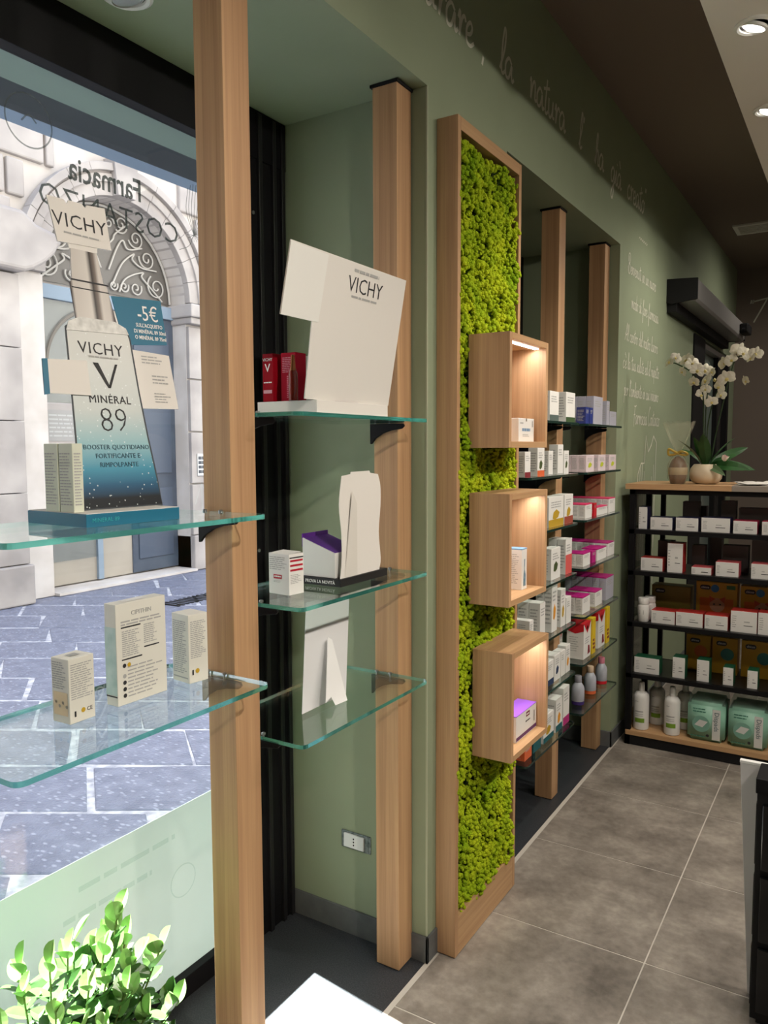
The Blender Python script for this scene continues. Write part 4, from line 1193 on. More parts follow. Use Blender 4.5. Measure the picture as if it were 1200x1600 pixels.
UZ = 1.775
wb = thing('counter_display', 'white VICHY display with tilted board on the highest glass shelf', 'display', (-0.045, 1.620, UZ))
BX('tray', WHITE_CARD, wb, -0.20, 0.0, 0.0, 0.350, 0.0, 0.040, 0.001)
BX('tray_slot', mat('slot_shadow', S(90, 50, 52), 0.8), wb, -0.04, -0.004, 0.09, 0.20, 0.0400, 0.0406)
bdM = Matrix.Translation((-0.012, 0, 0.041)) @ Matrix.Rotation(math.radians(10.0), 4, 'Y')
bo = [(-0.035, 0.0), (0.372, 0.0), (0.372, 0.365), (-0.162, 0.365), (-0.168, 0.193), (-0.045, 0.193)]
MB().prism(bo, -0.003, 0.0, 0).build('board', WHITE_CARD, wb).matrix_local = bdM
MB().prism([(-0.045, 0.193), (-0.02, 0.193), (-0.012, 0.360), (-0.162, 0.362), (-0.168, 0.193)], 0.0, 0.0012, 0).build('side_flap', mat('flap_card', S(232, 231, 226), 0.55), wb).matrix_local = bdM
text('lettering', 'VICHY', 0.058, PRINT_D, wb, bdM @ frame((0.0006, 0.170, 0.290), *PX), 'CENTER', -0.0004, 1.0, 0.0002)
print_lines('lettering', PRINT_G, wb, (0, 0, 0), (0, 1, 0), (0, 0, 1), 0.125, 0.009, 1, 0.85, 70, 0.05).matrix_local = bdM @ Matrix.Translation((0.0006, 0.108, 0.341))
print_lines('lettering', PRINT_G, wb, (0, 0, 0), (0, 1, 0), (0, 0, 1), 0.125, 0.007, 1, 0.8, 71, 0.05).matrix_local = bdM @ Matrix.Translation((0.0006, 0.108, 0.275))
DKRED = mat('crimson_carton', S(146, 4, 24), 0.6, spec=0.15)
MRED = mat('magenta_red_carton', S(182, 12, 44), 0.6, spec=0.15)
q = carton('carton', 'dark red VICHY serum carton half hidden by the front post', 'carton', (-0.196, 1.628, UZ + 0.041), 0.045, 0.036, 0.128, 0, DKRED)
text('lettering', 'VICHY', 0.0115, WHITE_P, q, frame((-0.018, -0.0008, 0.108), *SD_), 'CENTER')
text('lettering', 'V', 0.030, WHITE_P, q, frame((-0.018, -0.0008, 0.080), *SD_), 'CENTER', 0.0002)
bar(q, mat('pink_print', S(206, 150, 160), 0.5), (-0.033, 0, 0.022), *SD_, 0.029, 0.009)
print_lines('fine_print', WHITE_P, q, (-0.032, 0, 0.048), *SD_, 0.028, 0.006, 1, 0.5, 72)
q = carton('carton', 'bright red serum carton next to the small amber bottle', 'carton', (-0.128, 1.640, UZ + 0.041), 0.045, 0.050, 0.128, 0, MRED)
print_lines('fine_print', mat('pale_pink_print', S(226, 140, 160), 0.5), q, (-0.045, 0, 0.075), *SD_, 0.040, 0.042, 9, 0.45, 73)
print_lines('fine_print', mat('pale_pink_print', S(226, 140, 160), 0.5), q, (-0.030, 0, 0.008), *SD_, 0.026, 0.06, 12, 0.45, 74)
bt2 = thing('serum_bottle', 'small amber serum bottle in front of the bright red carton', 'bottle', (-0.126, 1.626, UZ + 0.041))
MB().lathe([(0.0115, 0), (0.0125, 0.002), (0.0125, 0.070), (0.009, 0.078)], 16).build('body', mat('amber_glass', S(120, 30, 20), 0.12, coat=0.5), bt2, smooth=True)
MB().lathe([(0.0085, 0.078), (0.0085, 0.082), (0.007, 0.084), (0.005, 0.118), (0.0, 0.12)], 14).build('cap', mat('bronze_cap', S(150, 90, 50), 0.3, metal=0.7), bt2, smooth=True)
BX('spare_panel', WHITE_CARD, wb, -0.095, -0.092, 0.06, 0.10, 0.040, 0.165)

# easel card on the lowest shelf, seen from behind
ez = thing('easel_card', 'white easel-backed card on the lowest glass shelf', 'display card', (-0.083, 1.591, 0.985))
ezM = Matrix.Rotation(math.radians(-4), 4, 'Y')
WHITE_B = mat('cool_white_card', S(222, 222, 224), 0.55)
MB().prism([(0.0, 0.0), (0.205, 0.0), (0.256, 0.29), (0.050, 0.29)], -0.0015, 0.0, 0).build('card', WHITE_B, ez).matrix_local = ezM
MB().prism([(0.055, 0.010), (0.082, 0.018), (0.094, -0.008), (0.150, -0.010), (0.135, 0.165), (0.118, 0.176)], 0.0, 0.0012, 0).build('strut', mat('strut_card', S(238, 238, 238), 0.5), ez).matrix_local = Matrix.Translation((0.001, 0, 0.008)) @ Matrix.Translation((0, 0, 0.17)) @ Matrix.Rotation(math.radians(-13), 4, 'Y') @ Matrix.Translation((0, 0, -0.17))

# ================================================================== CUBE CONTENTS
q = carton('carton', 'white carton with a notched lid inside the top wooden cube', 'carton', (0.188, 2.415, 1.7092), 0.138, 0.055, 0.078)
print_lines('fine_print', mat('blue_grey_print', S(120, 150, 180), 0.5), q, (0, 0.03, 0.034), *FX_, 0.075, 0.012, 1, 0.8, 80, 0.1)
print_lines('fine_print', PRINT_G, q, (0, 0.035, 0.016), *FX_, 0.06, 0.010, 2, 0.5, 81)
print_lines('fine_print', PRINT_G, q, (0, 0.012, 0.058), *FX_, 0.03, 0.008, 1, 0.6, 82)
bar(q, PRINT_G, (0, 0.118, 0.050), *FX_, 0.010, 0.020)
bar(q, mat('notch', S(120, 110, 98), 0.8), (0, 0.062, 0.068), *FX_, 0.010, 0.0102, 'lid_notch')
q = carton('carton', 'tall white and blue carton inside the middle wooden cube', 'carton', (0.180, 2.476, 1.2022), 0.046, 0.066, 0.142)
BX('blue_top', mat('sky_blue_print', S(118, 160, 196), 0.5), q, -0.0662, 0.0002, -0.0002, 0.0462, 0.1385, 0.1424)
MB().prism([(0.014, 0.012), (0.036, 0.012), (0.034, 0.050), (0.027, 0.070), (0.029, 0.105), (0.021, 0.105), (0.023, 0.070), (0.016, 0.050)], 0.0, 0.0005, 0).build('bottle_print', mat('steel_blue_print', S(64, 108, 134), 0.4, noise=(70, S(130, 160, 176), 2)), q)
print_lines('fine_print', PRINT_G, q, (-0.060, 0, 0.02), *SD_, 0.052, 0.105, 16, 0.4, 83)
q = carton('carton', 'purple-lidded white carton inside the bottom wooden cube', 'carton', (0.186, 2.425, 0.6802), 0.190, 0.072, 0.092)
VIO = mat('violet_lid', S(150, 92, 214), 0.45)
BX('violet_lid', VIO, q, -0.0723, 0.0003, -0.0003, 0.1903, 0.0905, 0.0928)
bar(q, mat('plum_print', S(84, 36, 96), 0.5), (0, 0.0, 0.004), *FX_, 0.190, 0.013, 'plum_stripe')
bar(q, mat('maroon_logo', S(110, 20, 40), 0.5), (0, 0.090, 0.066), *FX_, 0.034, 0.017, 'logo_block')
print_lines('lettering', WHITE_P, q, (0.0003, 0.094, 0.070), *FX_, 0.026, 0.008, 1, 0.7, 84, 0.05)
print_lines('lettering', PRINT_D, q, (0, 0.086, 0.046), *FX_, 0.044, 0.009, 1, 0.5, 85, 0.05)
bar(q, PRINT_D, (0, 0.165, 0.030), *FX_, 0.006, 0.040)
bar(q, mat('pink_mark', S(228, 150, 200), 0.5), (-0.050, 0.03, 0.0930), (1, 0, 0), (0, 1, 0), 0.006, 0.03)

# ================================================================== SHELVES OF THE SECOND NICHE
C_ = {
 'green': mat('dark_green_band', S(64, 88, 54), 0.5), 'greyg': mat('grey_green_band', S(86, 100, 96), 0.5), 'maroon': mat('maroon_band', S(128, 40, 48), 0.5),
 'orange': mat('orange_band', S(214, 100, 56), 0.5), 'yellow': mat('mustard_band', S(188, 152, 40), 0.5), 'brick': mat('brick_band', S(156, 74, 58), 0.5),
 'coral': mat('coral_band', S(214, 92, 88), 0.5), 'navy': mat('navy_band', S(40, 58, 92), 0.5), 'teal': mat('teal_band', S(28, 92, 98), 0.5),
 'magenta': mat('magenta_band', S(176, 40, 116), 0.5), 'amber': mat('amber_print', S(222, 150, 40), 0.5), 'olive': mat('olive_print', S(70, 84, 46), 0.5),
 'red': mat('red_block', S(196, 26, 40), 0.45), 'lime': mat('lime_print', S(190, 200, 50), 0.5), 'grey': PRINT_G, 'lilac': mat('lilac_carton', S(196, 190, 204), 0.45),
 'pinkw': mat('pinkish_carton', S(222, 206, 210), 0.45), 'blue': mat('blue_carton', S(44, 58, 128), 0.4), 'pink': mat('pink_top', S(220, 60, 110), 0.45),
 'fuchsia': mat('fuchsia_carton', S(178, 26, 120), 0.45), 'lavg': mat('lavender_grey_carton', S(178, 178, 190), 0.4), 'sun': mat('yellow_carton', S(222, 190, 40), 0.5),
}
SHX = 0.030
_k = [100]


def shelf_carton(s, y, w, h, d, label, base=None, top=None, bandc=None, bandh=0.2, pic=None, nback=0, blabel=None, group=None, bands_full=False, x=SHX):
    """carton on shelf s with optional copies standing behind it"""
    z = NS[s - 1] + 0.0003
    _k[0] += 1
    nm = 'carton'
    first = None
    for n in range(nback + 1):
        lab = label if n == 0 else (blabel if nback == 1 else blabel.replace(',', ', %s from the front,' % ('', 'second', 'third', 'fourth', 'fifth', 'sixth', 'seventh')[n], 1))
        if n == 0:
            o = carton(nm, lab, 'carton', (x, y, z), w, d, h, 0, base)
            first = o
            kids = []
            if bandc:
                kids.append(front_panel(o, C_[bandc], 0.0, w, 0.0, h * bandh, 'colour_band') if not bands_full else band(o, C_[bandc], w, d, h, 0, h * bandh))
            if top:
                kids.append(MB().box(-d - 0.0003, 0.0003, -0.0003, w + 0.0003, h - 0.004, h + 0.0005).build('coloured_top', C_[top], o))
            kids.append(print_lines('fine_print', PRINT_G, o, (0, w * 0.15, h * 0.62), *FX_, w * 0.7, h * 0.24, 3, 0.45, _k[0]))
            if pic:
                kids.append(MB().poly([(0.0006, w * .25, h * .28), (0.0006, w * .42, h * .24), (0.0006, w * .62, h * .30), (0.0006, w * .72, h * .46), (0.0006, w * .5, h * .58), (0.0006, w * .3, h * .48)]).build('picture', C_[pic], o))
            if d > 0.02:
                kids.append(print_lines('fine_print', PRINT_G, o, (-d * 0.88, 0, h * 0.15), *SD_, d * 0.76, h * 0.7, 8, 0.4, _k[0] + 500))
        else:
            o = first.copy(); COL.objects.link(o); o.location = (x - n * (d + 0.0015), y, z)
            tag(o, lab, 'carton')
            for c in kids:
                cc = c.copy(); COL.objects.link(cc); cc.parent = o
        o['group'] = group or ('cartons on the %s shelf behind the cubes' % ORD[s - 1])
    return first


YS = 0.987
L = lambda s, y, w, h, d, lab, **k: shelf_carton(s, max(2.866, y * YS), w * YS, h, d, lab, **k)
AT = ', %s shelf behind the cubes'
L(1, 3.190, .112, .127, .05, 'white carton with grey-green foot at the cube edge' + AT % 'topmost', bandc='greyg', bandh=.22)
L(1, 3.400, .125, .134, .060, 'white carton with dark green foot next to the post' + AT % 'topmost', bandc='green', bandh=.18, nback=1, blabel='carton standing behind the green-footed one' + AT % 'topmost')
L(2, 2.913, .060, .101, .040, 'white carton with maroon foot' + AT % 'second', bandc='maroon', bandh=.2)
L(2, 3.052, .080, .116, .040, 'white carton with orange foot' + AT % 'second', bandc='orange', bandh=.2, pic='olive')
L(2, 3.184, .054, .103, .030, 'narrow white carton right of the orange-footed one' + AT % 'second', bandc='grey', bandh=.04)
L(2, 3.300, .070, .130, .040, 'tallest white carton' + AT % 'second', bandc='grey', bandh=.04)
L(2, 3.384, .064, .103, .040, 'white carton with a small leaf at the right end' + AT % 'second', pic='olive')
L(3, 3.195, .190, .129, .060, 'wide white carton with mustard yellow foot' + AT % 'third', bandc='yellow', bandh=.25, pic='yellow')
L(3, 3.400, .118, .131, .060, 'wide white carton with brick red foot' + AT % 'third', bandc='brick', bandh=.25, pic='yellow')
L(4, 3.235, .118, .137, .050, 'white carton with olive branches' + AT % 'fourth', pic='olive')
L(4, 3.425, .088, .160, .040, 'taller white carton with coral red stripe' + AT % 'fourth', bandc='coral', bandh=.55, nback=1, blabel='grey-white carton behind the coral one' + AT % 'fourth')
L(5, 2.985, .044, .102, .055, 'low white carton at the left' + AT % 'fifth', nback=1, blabel='low white carton behind the leftmost one' + AT % 'fifth')
L(5, 3.105, .063, .154, .050, 'pale grey carton left of the tall one' + AT % 'fifth', nback=2, blabel='pale grey carton of the row' + AT % 'fifth')
L(5, 3.250, .070, .214, .036, 'tallest slim white carton with twig drawing' + AT % 'fifth', pic='amber', nback=1, blabel='slim carton behind the tallest one' + AT % 'fifth')
L(5, 3.370, .062, .171, .030, 'slim white carton with yellow flower' + AT % 'fifth', pic='yellow')
L(5, 3.446, .068, .122, .036, 'short white carton at the right end' + AT % 'fifth')
L(6, 3.190, .095, .108, .050, 'white carton with navy foot by the cube' + AT % 'sixth', bandc='navy', bandh=.25, nback=1, blabel='navy-footed carton second in the row' + AT % 'sixth')
L(6, 3.295, .080, .117, .040, 'white carton with a navy square' + AT % 'sixth', pic='navy', nback=1, blabel='navy-square carton standing behind' + AT % 'sixth')
L(6, 3.382, .060, .117, .040, 'white carton between the navy and orange ones' + AT % 'sixth')
L(6, 3.450, .062, .128, .040, 'white carton with orange fruit' + AT % 'sixth', pic='amber')
L(7, 2.945, .080, .056, .06, 'small orange carton below the bottom cube' + AT % 'lowest', base=C_['orange'])
L(7, 3.045, .090, .100, .06, 'dark teal carton' + AT % 'lowest', base=C_['teal'])
L(7, 3.165, .130, .118, .055, 'white carton with teal foot beside the cube' + AT % 'lowest', bandc='teal', bandh=.2, pic='yellow')
L(7, 3.325, .085, .150, .060, 'white carton with teal foot and yellow flowers' + AT % 'lowest', bandc='teal', bandh=.2, pic='amber')
L(7, 3.425, .085, .176, .055, 'tall white carton with magenta foot' + AT % 'lowest', bandc='magenta', bandh=.22)

AR_ = ', %s shelf between back posts'
GR = 'cartons on the shelves between the back posts'
R = lambda s, y, w, h, d, lab, **k: shelf_carton(s, min(y, 4.186 - w), w, h, d, lab, group=GR, **k)
R(1, 3.640, .055, .080, .045, 'dark blue carton at the left' + AR_ % 'topmost', base=C_['blue'])
R(1, 3.705, .050, .080, .045, 'dark blue carton second from the left' + AR_ % 'topmost', base=C_['blue'])
R(1, 3.765, .150, .138, .040, 'largest lavender grey carton' + AR_ % 'topmost', base=C_['lavg'], nback=2, blabel='lavender grey carton behind the largest one' + AR_ % 'topmost')
R(1, 3.990, .050, .125, .040, 'slim lavender carton with black line' + AR_ % 'topmost', base=C_['lavg'], bandc='grey', bandh=.05)
R(1, 4.050, .120, .075, .045, 'lowest grey carton at the right end' + AR_ % 'topmost', base=C_['lavg'])
for k, (y, w) in enumerate(((3.660, .125), (3.860, .125), (4.055, .125))):
    n = ('first', 'middle', 'last')[k]
    R(2, y, w, .078, .036, '%s front lilac carton with lime corner' % n + AR_ % 'second', base=C_['pinkw'], nback=3, blabel='lilac carton of the %s row' % n + AR_ % 'second', pic='lime')
R(3, 3.660, .105, .069, .032, 'pink-topped white carton at the left' + AR_ % 'third', top='pink', nback=2, blabel='pink-topped carton of the left row' + AR_ % 'third')
R(3, 3.800, .045, .066, .040, 'plain red carton' + AR_ % 'third', base=C_['red'])
R(3, 3.855, .180, .043, .034, 'flat pink-topped carton' + AR_ % 'third', top='pink')
R(3, 4.060, .120, .075, .032, 'pink-topped white carton at the right' + AR_ % 'third', top='pink', nback=6, blabel='pink-topped carton of the right row' + AR_ % 'third')
R(4, 3.640, .110, .064, .034, 'fuchsia-topped white carton at the left' + AR_ % 'fourth', top='fuchsia', nback=2, blabel='fuchsia-topped carton of the left row' + AR_ % 'fourth')
R(4, 3.785, .060, .060, .050, 'plain fuchsia carton' + AR_ % 'fourth', base=C_['fuchsia'])
R(4, 3.870, .160, .060, .040, 'fuchsia-topped carton in the middle' + AR_ % 'fourth', top='fuchsia', nback=1, blabel='fuchsia-topped carton behind the middle one' + AR_ % 'fourth')
R(4, 4.060, .120, .072, .032, 'fuchsia-topped white carton at the right' + AR_ % 'fourth', top='fuchsia', nback=6, blabel='fuchsia-topped carton of the right row' + AR_ % 'fourth')
R(5, 3.640, .122, .083, .034, 'low fuchsia-topped carton at the left' + AR_ % 'fifth', top='fuchsia', nback=3, blabel='low fuchsia-topped carton of the left row' + AR_ % 'fifth')
R(5, 3.850, .120, .077, .034, 'low fuchsia-topped carton in the middle' + AR_ % 'fifth', top='fuchsia', nback=3, blabel='low fuchsia-topped carton of the middle row' + AR_ % 'fifth')
R(5, 4.040, .142, .121, .036, 'tall grey carton with fuchsia top' + AR_ % 'fifth', base=C_['lavg'], top='fuchsia', nback=5, blabel='tall grey carton of the right row' + AR_ % 'fifth')


def herbal(y, lab, w=.115, h=.176, d=.085):
    o = carton('carton', lab, 'carton', (SHX, y, NS[5] + 0.0003), w, d, h, 0, None, 'red and white cartons between the back posts')
    b = MB()
    b.poly([(0.0006, 0, h), (0.0006, w / 2, h * 0.70), (0.0006, w, h)]); b.poly([(-d, -0.0006, h), (-d, -0.0006, h * 0.80), (-d * 0.5, -0.0006, h * 0.72), (0, -0.0006, h * 0.80), (0, -0.0006, h)])
    b.box(-d - 0.0003, 0.0003, -0.0003, w + 0.0003, h - 0.001, h + 0.0006)
    b.build('red_top', C_['red'], o)
    MB().poly([(0.0007, w * .55, h * .08), (0.0007, w * .9, h * .10), (0.0007, w * .8, h * .32), (0.0007, w * .62, h * .34)]).build('berry_picture', C_['maroon'], o)
    disc(o, C_['amber'], (0, w * 0.5, h * 0.86), *FX_, w * 0.10)
    print_lines('fine_print', PRINT_G, o, (0, w * .2, h * .4), *FX_, w * .6, h * .2, 3, 0.4, 91)
    print_lines('fine_print', PRINT_G, o, (-d * .85, 0, h * .2), *SD_, d * .6, h * .45, 7, 0.3, 92)
    return o


herbal(3.670, 'red-topped white carton at the front' + AR_ % 'sixth')
herbal(3.620, 'red-topped carton half hidden by the post' + AR_ % 'sixth', .045, .150, .085).location.x = -0.075
o = carton('carton', 'yellow carton behind the front red-topped one' + AR_ % 'sixth', 'carton', (SHX + 0.005, 3.795, NS[5] + .0003), .055, .10, .182, 0, C_['sun'])
print_lines('fine_print', C_['maroon'], o, (0, .01, .02), *FX_, .035, .06, 3, .6, 93)
herbal(3.915, 'red-topped white carton further back' + AR_ % 'sixth', h=.185)
o = carton('carton', 'yellow carton at the right end' + AR_ % 'sixth', 'carton', (SHX + 0.005, 4.050, NS[5] + .0003), .055, .10, .192, 0, C_['sun'])
print_lines('fine_print', C_['maroon'], o, (0, .01, .02), *FX_, .035, .06, 3, .6, 94)

for y, x, lab, cc, foot in ((3.700, -0.01, 'purple-footed syrup bottle, leftmost of the three on the lowest shelf', 'navy', 'plumfoot'), (3.900, -0.01, 'orange-footed syrup bottle with cream cap, middle of the lowest shelf', 'orange', 'orange'), (4.100, -0.01, 'red-footed syrup bottle with pink cap, rightmost on the lowest shelf', 'coral', 'red'), (3.650, -0.10, 'grey syrup bottle standing behind the purple-footed one', 'grey', 'grey')):
    t = thing('syrup_bottle', lab, 'bottle', (x, y + 0.02, NS[6] + 0.0003), 0, 'syrup bottles on the lowest shelf')
    fm = {'plumfoot': mat('plum_liquid', S(64, 44, 110), 0.3)}.get(foot) or C_[foot]
    capm = {'navy': mat('grey_cap', S(150, 148, 158), 0.4), 'orange': mat('cream_cap', S(214, 186, 160), 0.4), 'coral': mat('pink_cap', S(214, 130, 150), 0.4), 'grey': mat('white_cap', S(205, 203, 204), 0.4)}[cc]
    MB().lathe([(0.026, 0), (0.031, 0.004), (0.031, 0.020)], 20).build('foot', fm, t, smooth=True)
    MB().lathe([(0.0308, 0.020), (0.0315, 0.021), (0.0315, 0.082), (0.0300, 0.086), (0.029, 0.092), (0.018, 0.110), (0.014, 0.114)], 20).build('body', mat('label_grey', S(178, 180, 190), 0.35), t, smooth=True)
    MB().lathe([(0.0165, 0.113), (0.0175, 0.115), (0.0175, 0.143), (0.016, 0.146), (0.0, 0.146)], 18).build('cap', capm, t, smooth=True)
    b = MB()
    for k in range(5):
        a0 = -0.9 + k * 0.06
        b.poly([(0.0320 * math.cos(a0 + q), 0.0320 * math.sin(a0 + q), zz) for q, zz in ((0, 0.03 + 0.009 * k), (0.7, 0.03 + 0.009 * k), (0.7, 0.034 + 0.009 * k), (0, 0.034 + 0.009 * k))])
    b.build('label_print', PRINT_G, t)

# ================================================================== BLACK RACK AT THE BACK
RY0, RY1 = 4.385, 4.80
rk = thing('display_rack', 'black metal display rack with wooden top at the back of the aisle', 'rack', (0.055, RY0, 0))
RW = 1.35
for x in (0, RW - 0.03):
    for y in (0, RY1 - RY0 - 0.03):
        BX('upright', BLACK, rk, x, x + 0.03, y, y + 0.03, 0.0, 1.455, 0.001)
BX('upright', BLACK, rk, 0.085, 0.11, RY1 - RY0 - 0.03, RY1 - RY0, 0.085, 1.455)
BX('plinth', BLACK_M, rk, 0.0, RW, 0.0, RY1 - RY0, 0.002, 0.058, 0.001)
BX('bottom_board', WOOD_X, rk, 0.005, RW - 0.02, -0.006, RY1 - RY0, 0.058, 0.085, 0.001)
BX('top_rail', BLACK, rk, 0.0, RW, 0.0, 0.03, 1.430, 1.457)
BX('top_rail', BLACK, rk, 0.0, RW, RY1 - RY0 - 0.03, RY1 - RY0, 1.430, 1.457)
BX('top_board', WOOD_X, rk, -0.020, 0.525, -0.02, RY1 - RY0 + 0.02, 1.457, 1.487, 0.0015)
BX('top_board', mat('grey_laminate', S(150, 140, 130), 0.4), rk, 0.525, RW + 0.02, -0.02, RY1 - RY0 + 0.02, 1.457, 1.487, 0.0015)
RS = [1.233, 1.000, 0.708, 0.413]
SMOKE = clear_glass('smoked_shelf_glass', (0.35, 0.36, 0.36, 1), 0.02, 1.45)
for z in RS:
    BX('shelf_rail', BLACK, rk, 0.0, RW, 0.0, 0.02, z - 0.024, z)
    BX('shelf_rail', BLACK, rk, 0.0, RW, RY1 - RY0 - 0.02, RY1 - RY0, z - 0.024, z)
    BX('shelf_board', mat('dark_shelf', (0.012, 0.012, 0.012, 1), 0.3), rk, 0.03, RW - 0.03, 0.02, RY1 - RY0 - 0.02, z - 0.012, z)
# side and back glazing of the rack
BX('side_pane', clear_glass('smoked_pane', (0.55, 0.57, 0.56, 1), 0.0, 1.4), rk, 0.008, 0.012, 0.03, RY1 - RY0 - 0.03, 0.085, 1.43)


def rack_carton(lv, x, w, h, lab, top=None, d=0.10, base=None, y=0.04, side=None):
    o = MB().box(0, w, 0, d, 0, h).build('carton', base or CARTON, None, bevel=0.0008, seg=1)
    o.location = (x, RY0 + y, RS[lv] + 0.0004)
    tag(o, lab, 'carton', 'cartons on the black rack')
    if top:
        b = MB().box(-0.0004, w + 0.0004, 0.0015, d + 0.0004, h - (0.008 if h > .05 else .004), h + 0.0006)
        b.box(-0.0004, w + 0.0004, 0.006, d + 0.0004, 0.0, h - 0.008) if side else None
        b.build('coloured_sleeve', top, o)
    bar(o, PRINT_D, (w * 0.50, 0, h * 0.32), *NY, w * 0.34, 0.0032)
    print_lines('fine_print', PRINT_G, o, (w * 0.06, 0, h * 0.2), *NY, w * 0.16, h * 0.6, 6, 0.4, int(x * 1000) + lv)
    print_lines('fine_print', PRINT_G, o, (w * 0.52, 0, h * 0.45), *NY, w * 0.22, h * 0.12, 1, 0.5, int(x * 1000) + lv + 7)
    return o


NAVY = mat('navy_sleeve', S(34, 34, 78), 0.45); CRIM = mat('crimson_sleeve', S(176, 24, 70), 0.45); REDS = mat('red_sleeve', S(186, 50, 46), 0.45); PINKS = mat('rose_sleeve', S(206, 90, 96), 0.45); GRNS = mat('green_sleeve', S(24, 92, 62), 0.45)
RL = ' on the %s level of the black rack'
for i, (x, w, h) in enumerate(((.097, .045, .123), (.161, .116, .068), (.296, .115, .071), (.427, .142, .077))):
    rack_carton(0, x, w, h, ('upright slim navy-sided carton', 'first low navy-topped carton beside the slim one', 'second low navy-topped carton', 'widest navy-topped carton')[i] + RL % 'top', NAVY, side=True)
rack_carton(0, .585, .114, .067, 'white carton with crimson top' + RL % 'top', CRIM, side=True)
rack_carton(0, .722, .124, .069, 'crimson-topped carton cut by the picture edge' + RL % 'top', CRIM, side=True)
for i, (x, w, h) in enumerate(((.114, .117, .072), (.256, .080, .161), (.383, .100, .039), (.505, .113, .076), (.678, .097, .079))):
    rack_carton(1, x, w, h, ('red-topped low carton at the left', 'tall red-topped carton', 'flattest rose-topped carton', 'rose-topped carton right of the flat one', 'rose-topped carton at the picture edge')[i] + RL % 'second', (REDS, REDS, PINKS, PINKS, PINKS)[i], side=True)
for i, (x, w, h) in enumerate(((.178, .125, .071), (.310, .138, .076), (.458, .115, .075), (.588, .126, .113), (.720, .119, .116))):
    rack_carton(2, x, w, h, ('red-topped carton beside the white jar', 'second red-topped carton from the jar', 'third red-topped carton from the jar', 'taller red-topped carton', 'taller red-topped carton at the picture edge')[i] + RL % 'third', REDS, side=True)
for i, (x, w, h) in enumerate(((.091, .136, .089), (.299, .064, .115), (.426, .062, .118), (.559, .050, .095), (.678, .049, .096))):
    rack_carton(3, x, w, h, ('wide green-topped carton at the left', 'upright green-topped carton right of the wide one', 'middle upright green-topped carton', 'slim green-topped carton', 'slim green-topped carton nearest the picture edge')[i] + RL % 'fourth', GRNS, d=.085, side=True)
# cartons of the rear row, their shade put into the grey colour
SHADEC = mat('shaded_carton', S(96, 92, 92), 0.6)
for lv, x, w, h, lab in ((0, .300, .085, .150, 'shaded grey carton in the rear row left'), (0, .350, .060, .120, 'small shaded carton in the rear row'), (0, .500, .075, .160, 'shaded grey carton in the rear row middle'), (0, .590, .150, .125, 'wide shaded carton in the rear row right'), (0, .74, .10, .17, 'tall shaded carton at the rear edge'),
                         (1, .170, .085, .155, 'shaded carton in the rear row left'), (1, .355, .070, .140, 'shaded carton behind the flat one'), (1, .435, .060, .180, 'tall shaded violet-grey carton in the rear row'), (1, .515, .130, .150, 'wide shaded carton in the rear row'), (1, .66, .10, .19, 'tall glassy shaded carton in the rear row')):
    o = MB().box(0, w, 0, .07, 0, h).build('carton', SHADEC, None, bevel=.0008, seg=1)
    o.location = (x, RY0 + (0.20 if w != .060 else 0.29), RS[lv] + .0004)
    tag(o, lab + RL % ('top', 'second')[lv], 'carton', 'rear cartons on the black rack')
# toy cartons
TOY = mat('toy_yellow', S(196, 150, 40), 0.5); TOYO = mat('toy_orange', S(206, 104, 40), 0.5)
for lv, x, w, h, lab in ((2, .375, .215, .222, 'yellow and orange toy carton with an animal, third level, left one'), (2, .606, .215, .215, 'yellow and orange toy carton with an animal, third level, at the picture edge'), (2, .130, .215, .180, 'dim yellow-green toy carton behind the jar, third level'),
                         (3, .330, .130, .205, 'yellow toy carton behind the green cartons, fourth level, left one'), (3, .470, .130, .205, 'toy carton with a teal picture, fourth level, middle one'), (3, .620, .190, .205, 'yellow toy carton, fourth level, at the picture edge')):
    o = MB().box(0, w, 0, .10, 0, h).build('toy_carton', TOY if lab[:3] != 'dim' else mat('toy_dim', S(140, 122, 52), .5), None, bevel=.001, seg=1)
    o.location = (x, RY0 + .255, RS[lv] + .0004)
    tag(o, lab, 'toy carton', 'yellow toy cartons on the black rack')
    if lv == 2 and x > .2:
        bar(o, TOYO, (.02, 0, .02), *NY, w - .04, h * .5, 'orange_ground', .0004)
        disc(o, mat('badge_blue', S(40, 110, 170), .5), (w * .46, 0, h * .84), *NY, .022, 'badge')
        bar(o, mat('badge_green', S(60, 120, 70), .5), (w * .74, 0, h * .84), *NY, .045, .022, 'badge', .0007)
        FOXP = mat('plush_peach', S(206, 150, 120), .6); FOXO = mat('plush_orange', S(196, 84, 52), .6)
        cx, cz = w * .52, h * .42
        disc(o, FOXP, (cx, 0, cz), *NY, .040, 'plush_face', 18, .0010)
        for sg in (-1, 1):
            MB().poly([(cx + sg * .042, -.0013, cz + .05), (cx + sg * .010, -.0013, cz + .034), (cx + sg * .038, -.0013, cz + .012)][::-sg]).build('plush_ear', FOXO, o)
            disc(o, PRINT_D, (cx + sg * .016, 0, cz + .004), *NY, .005, 'plush_eye', 10, .0016)
    elif lv == 3:
        disc(o, mat('teal_picture', S(60, 130, 130), .5) if x > .4 else TOYO, (w * .6, 0, h * .55), *NY, .035, 'picture', 16)
    lg = MB(); lg.prism(rrect(0, .055, 0, .026, .012), 0, .0006, 2); lgo = lg.build('logo_plate', PRINT_D, o); lgo.matrix_local = frame((.02, -.0005, h - .045), *NY)
    text('lettering', 'chicco', .018, WHITE_P, o, frame((.0475, -.0014, h - .0375), *NY), 'CENTER', .0002, .9)
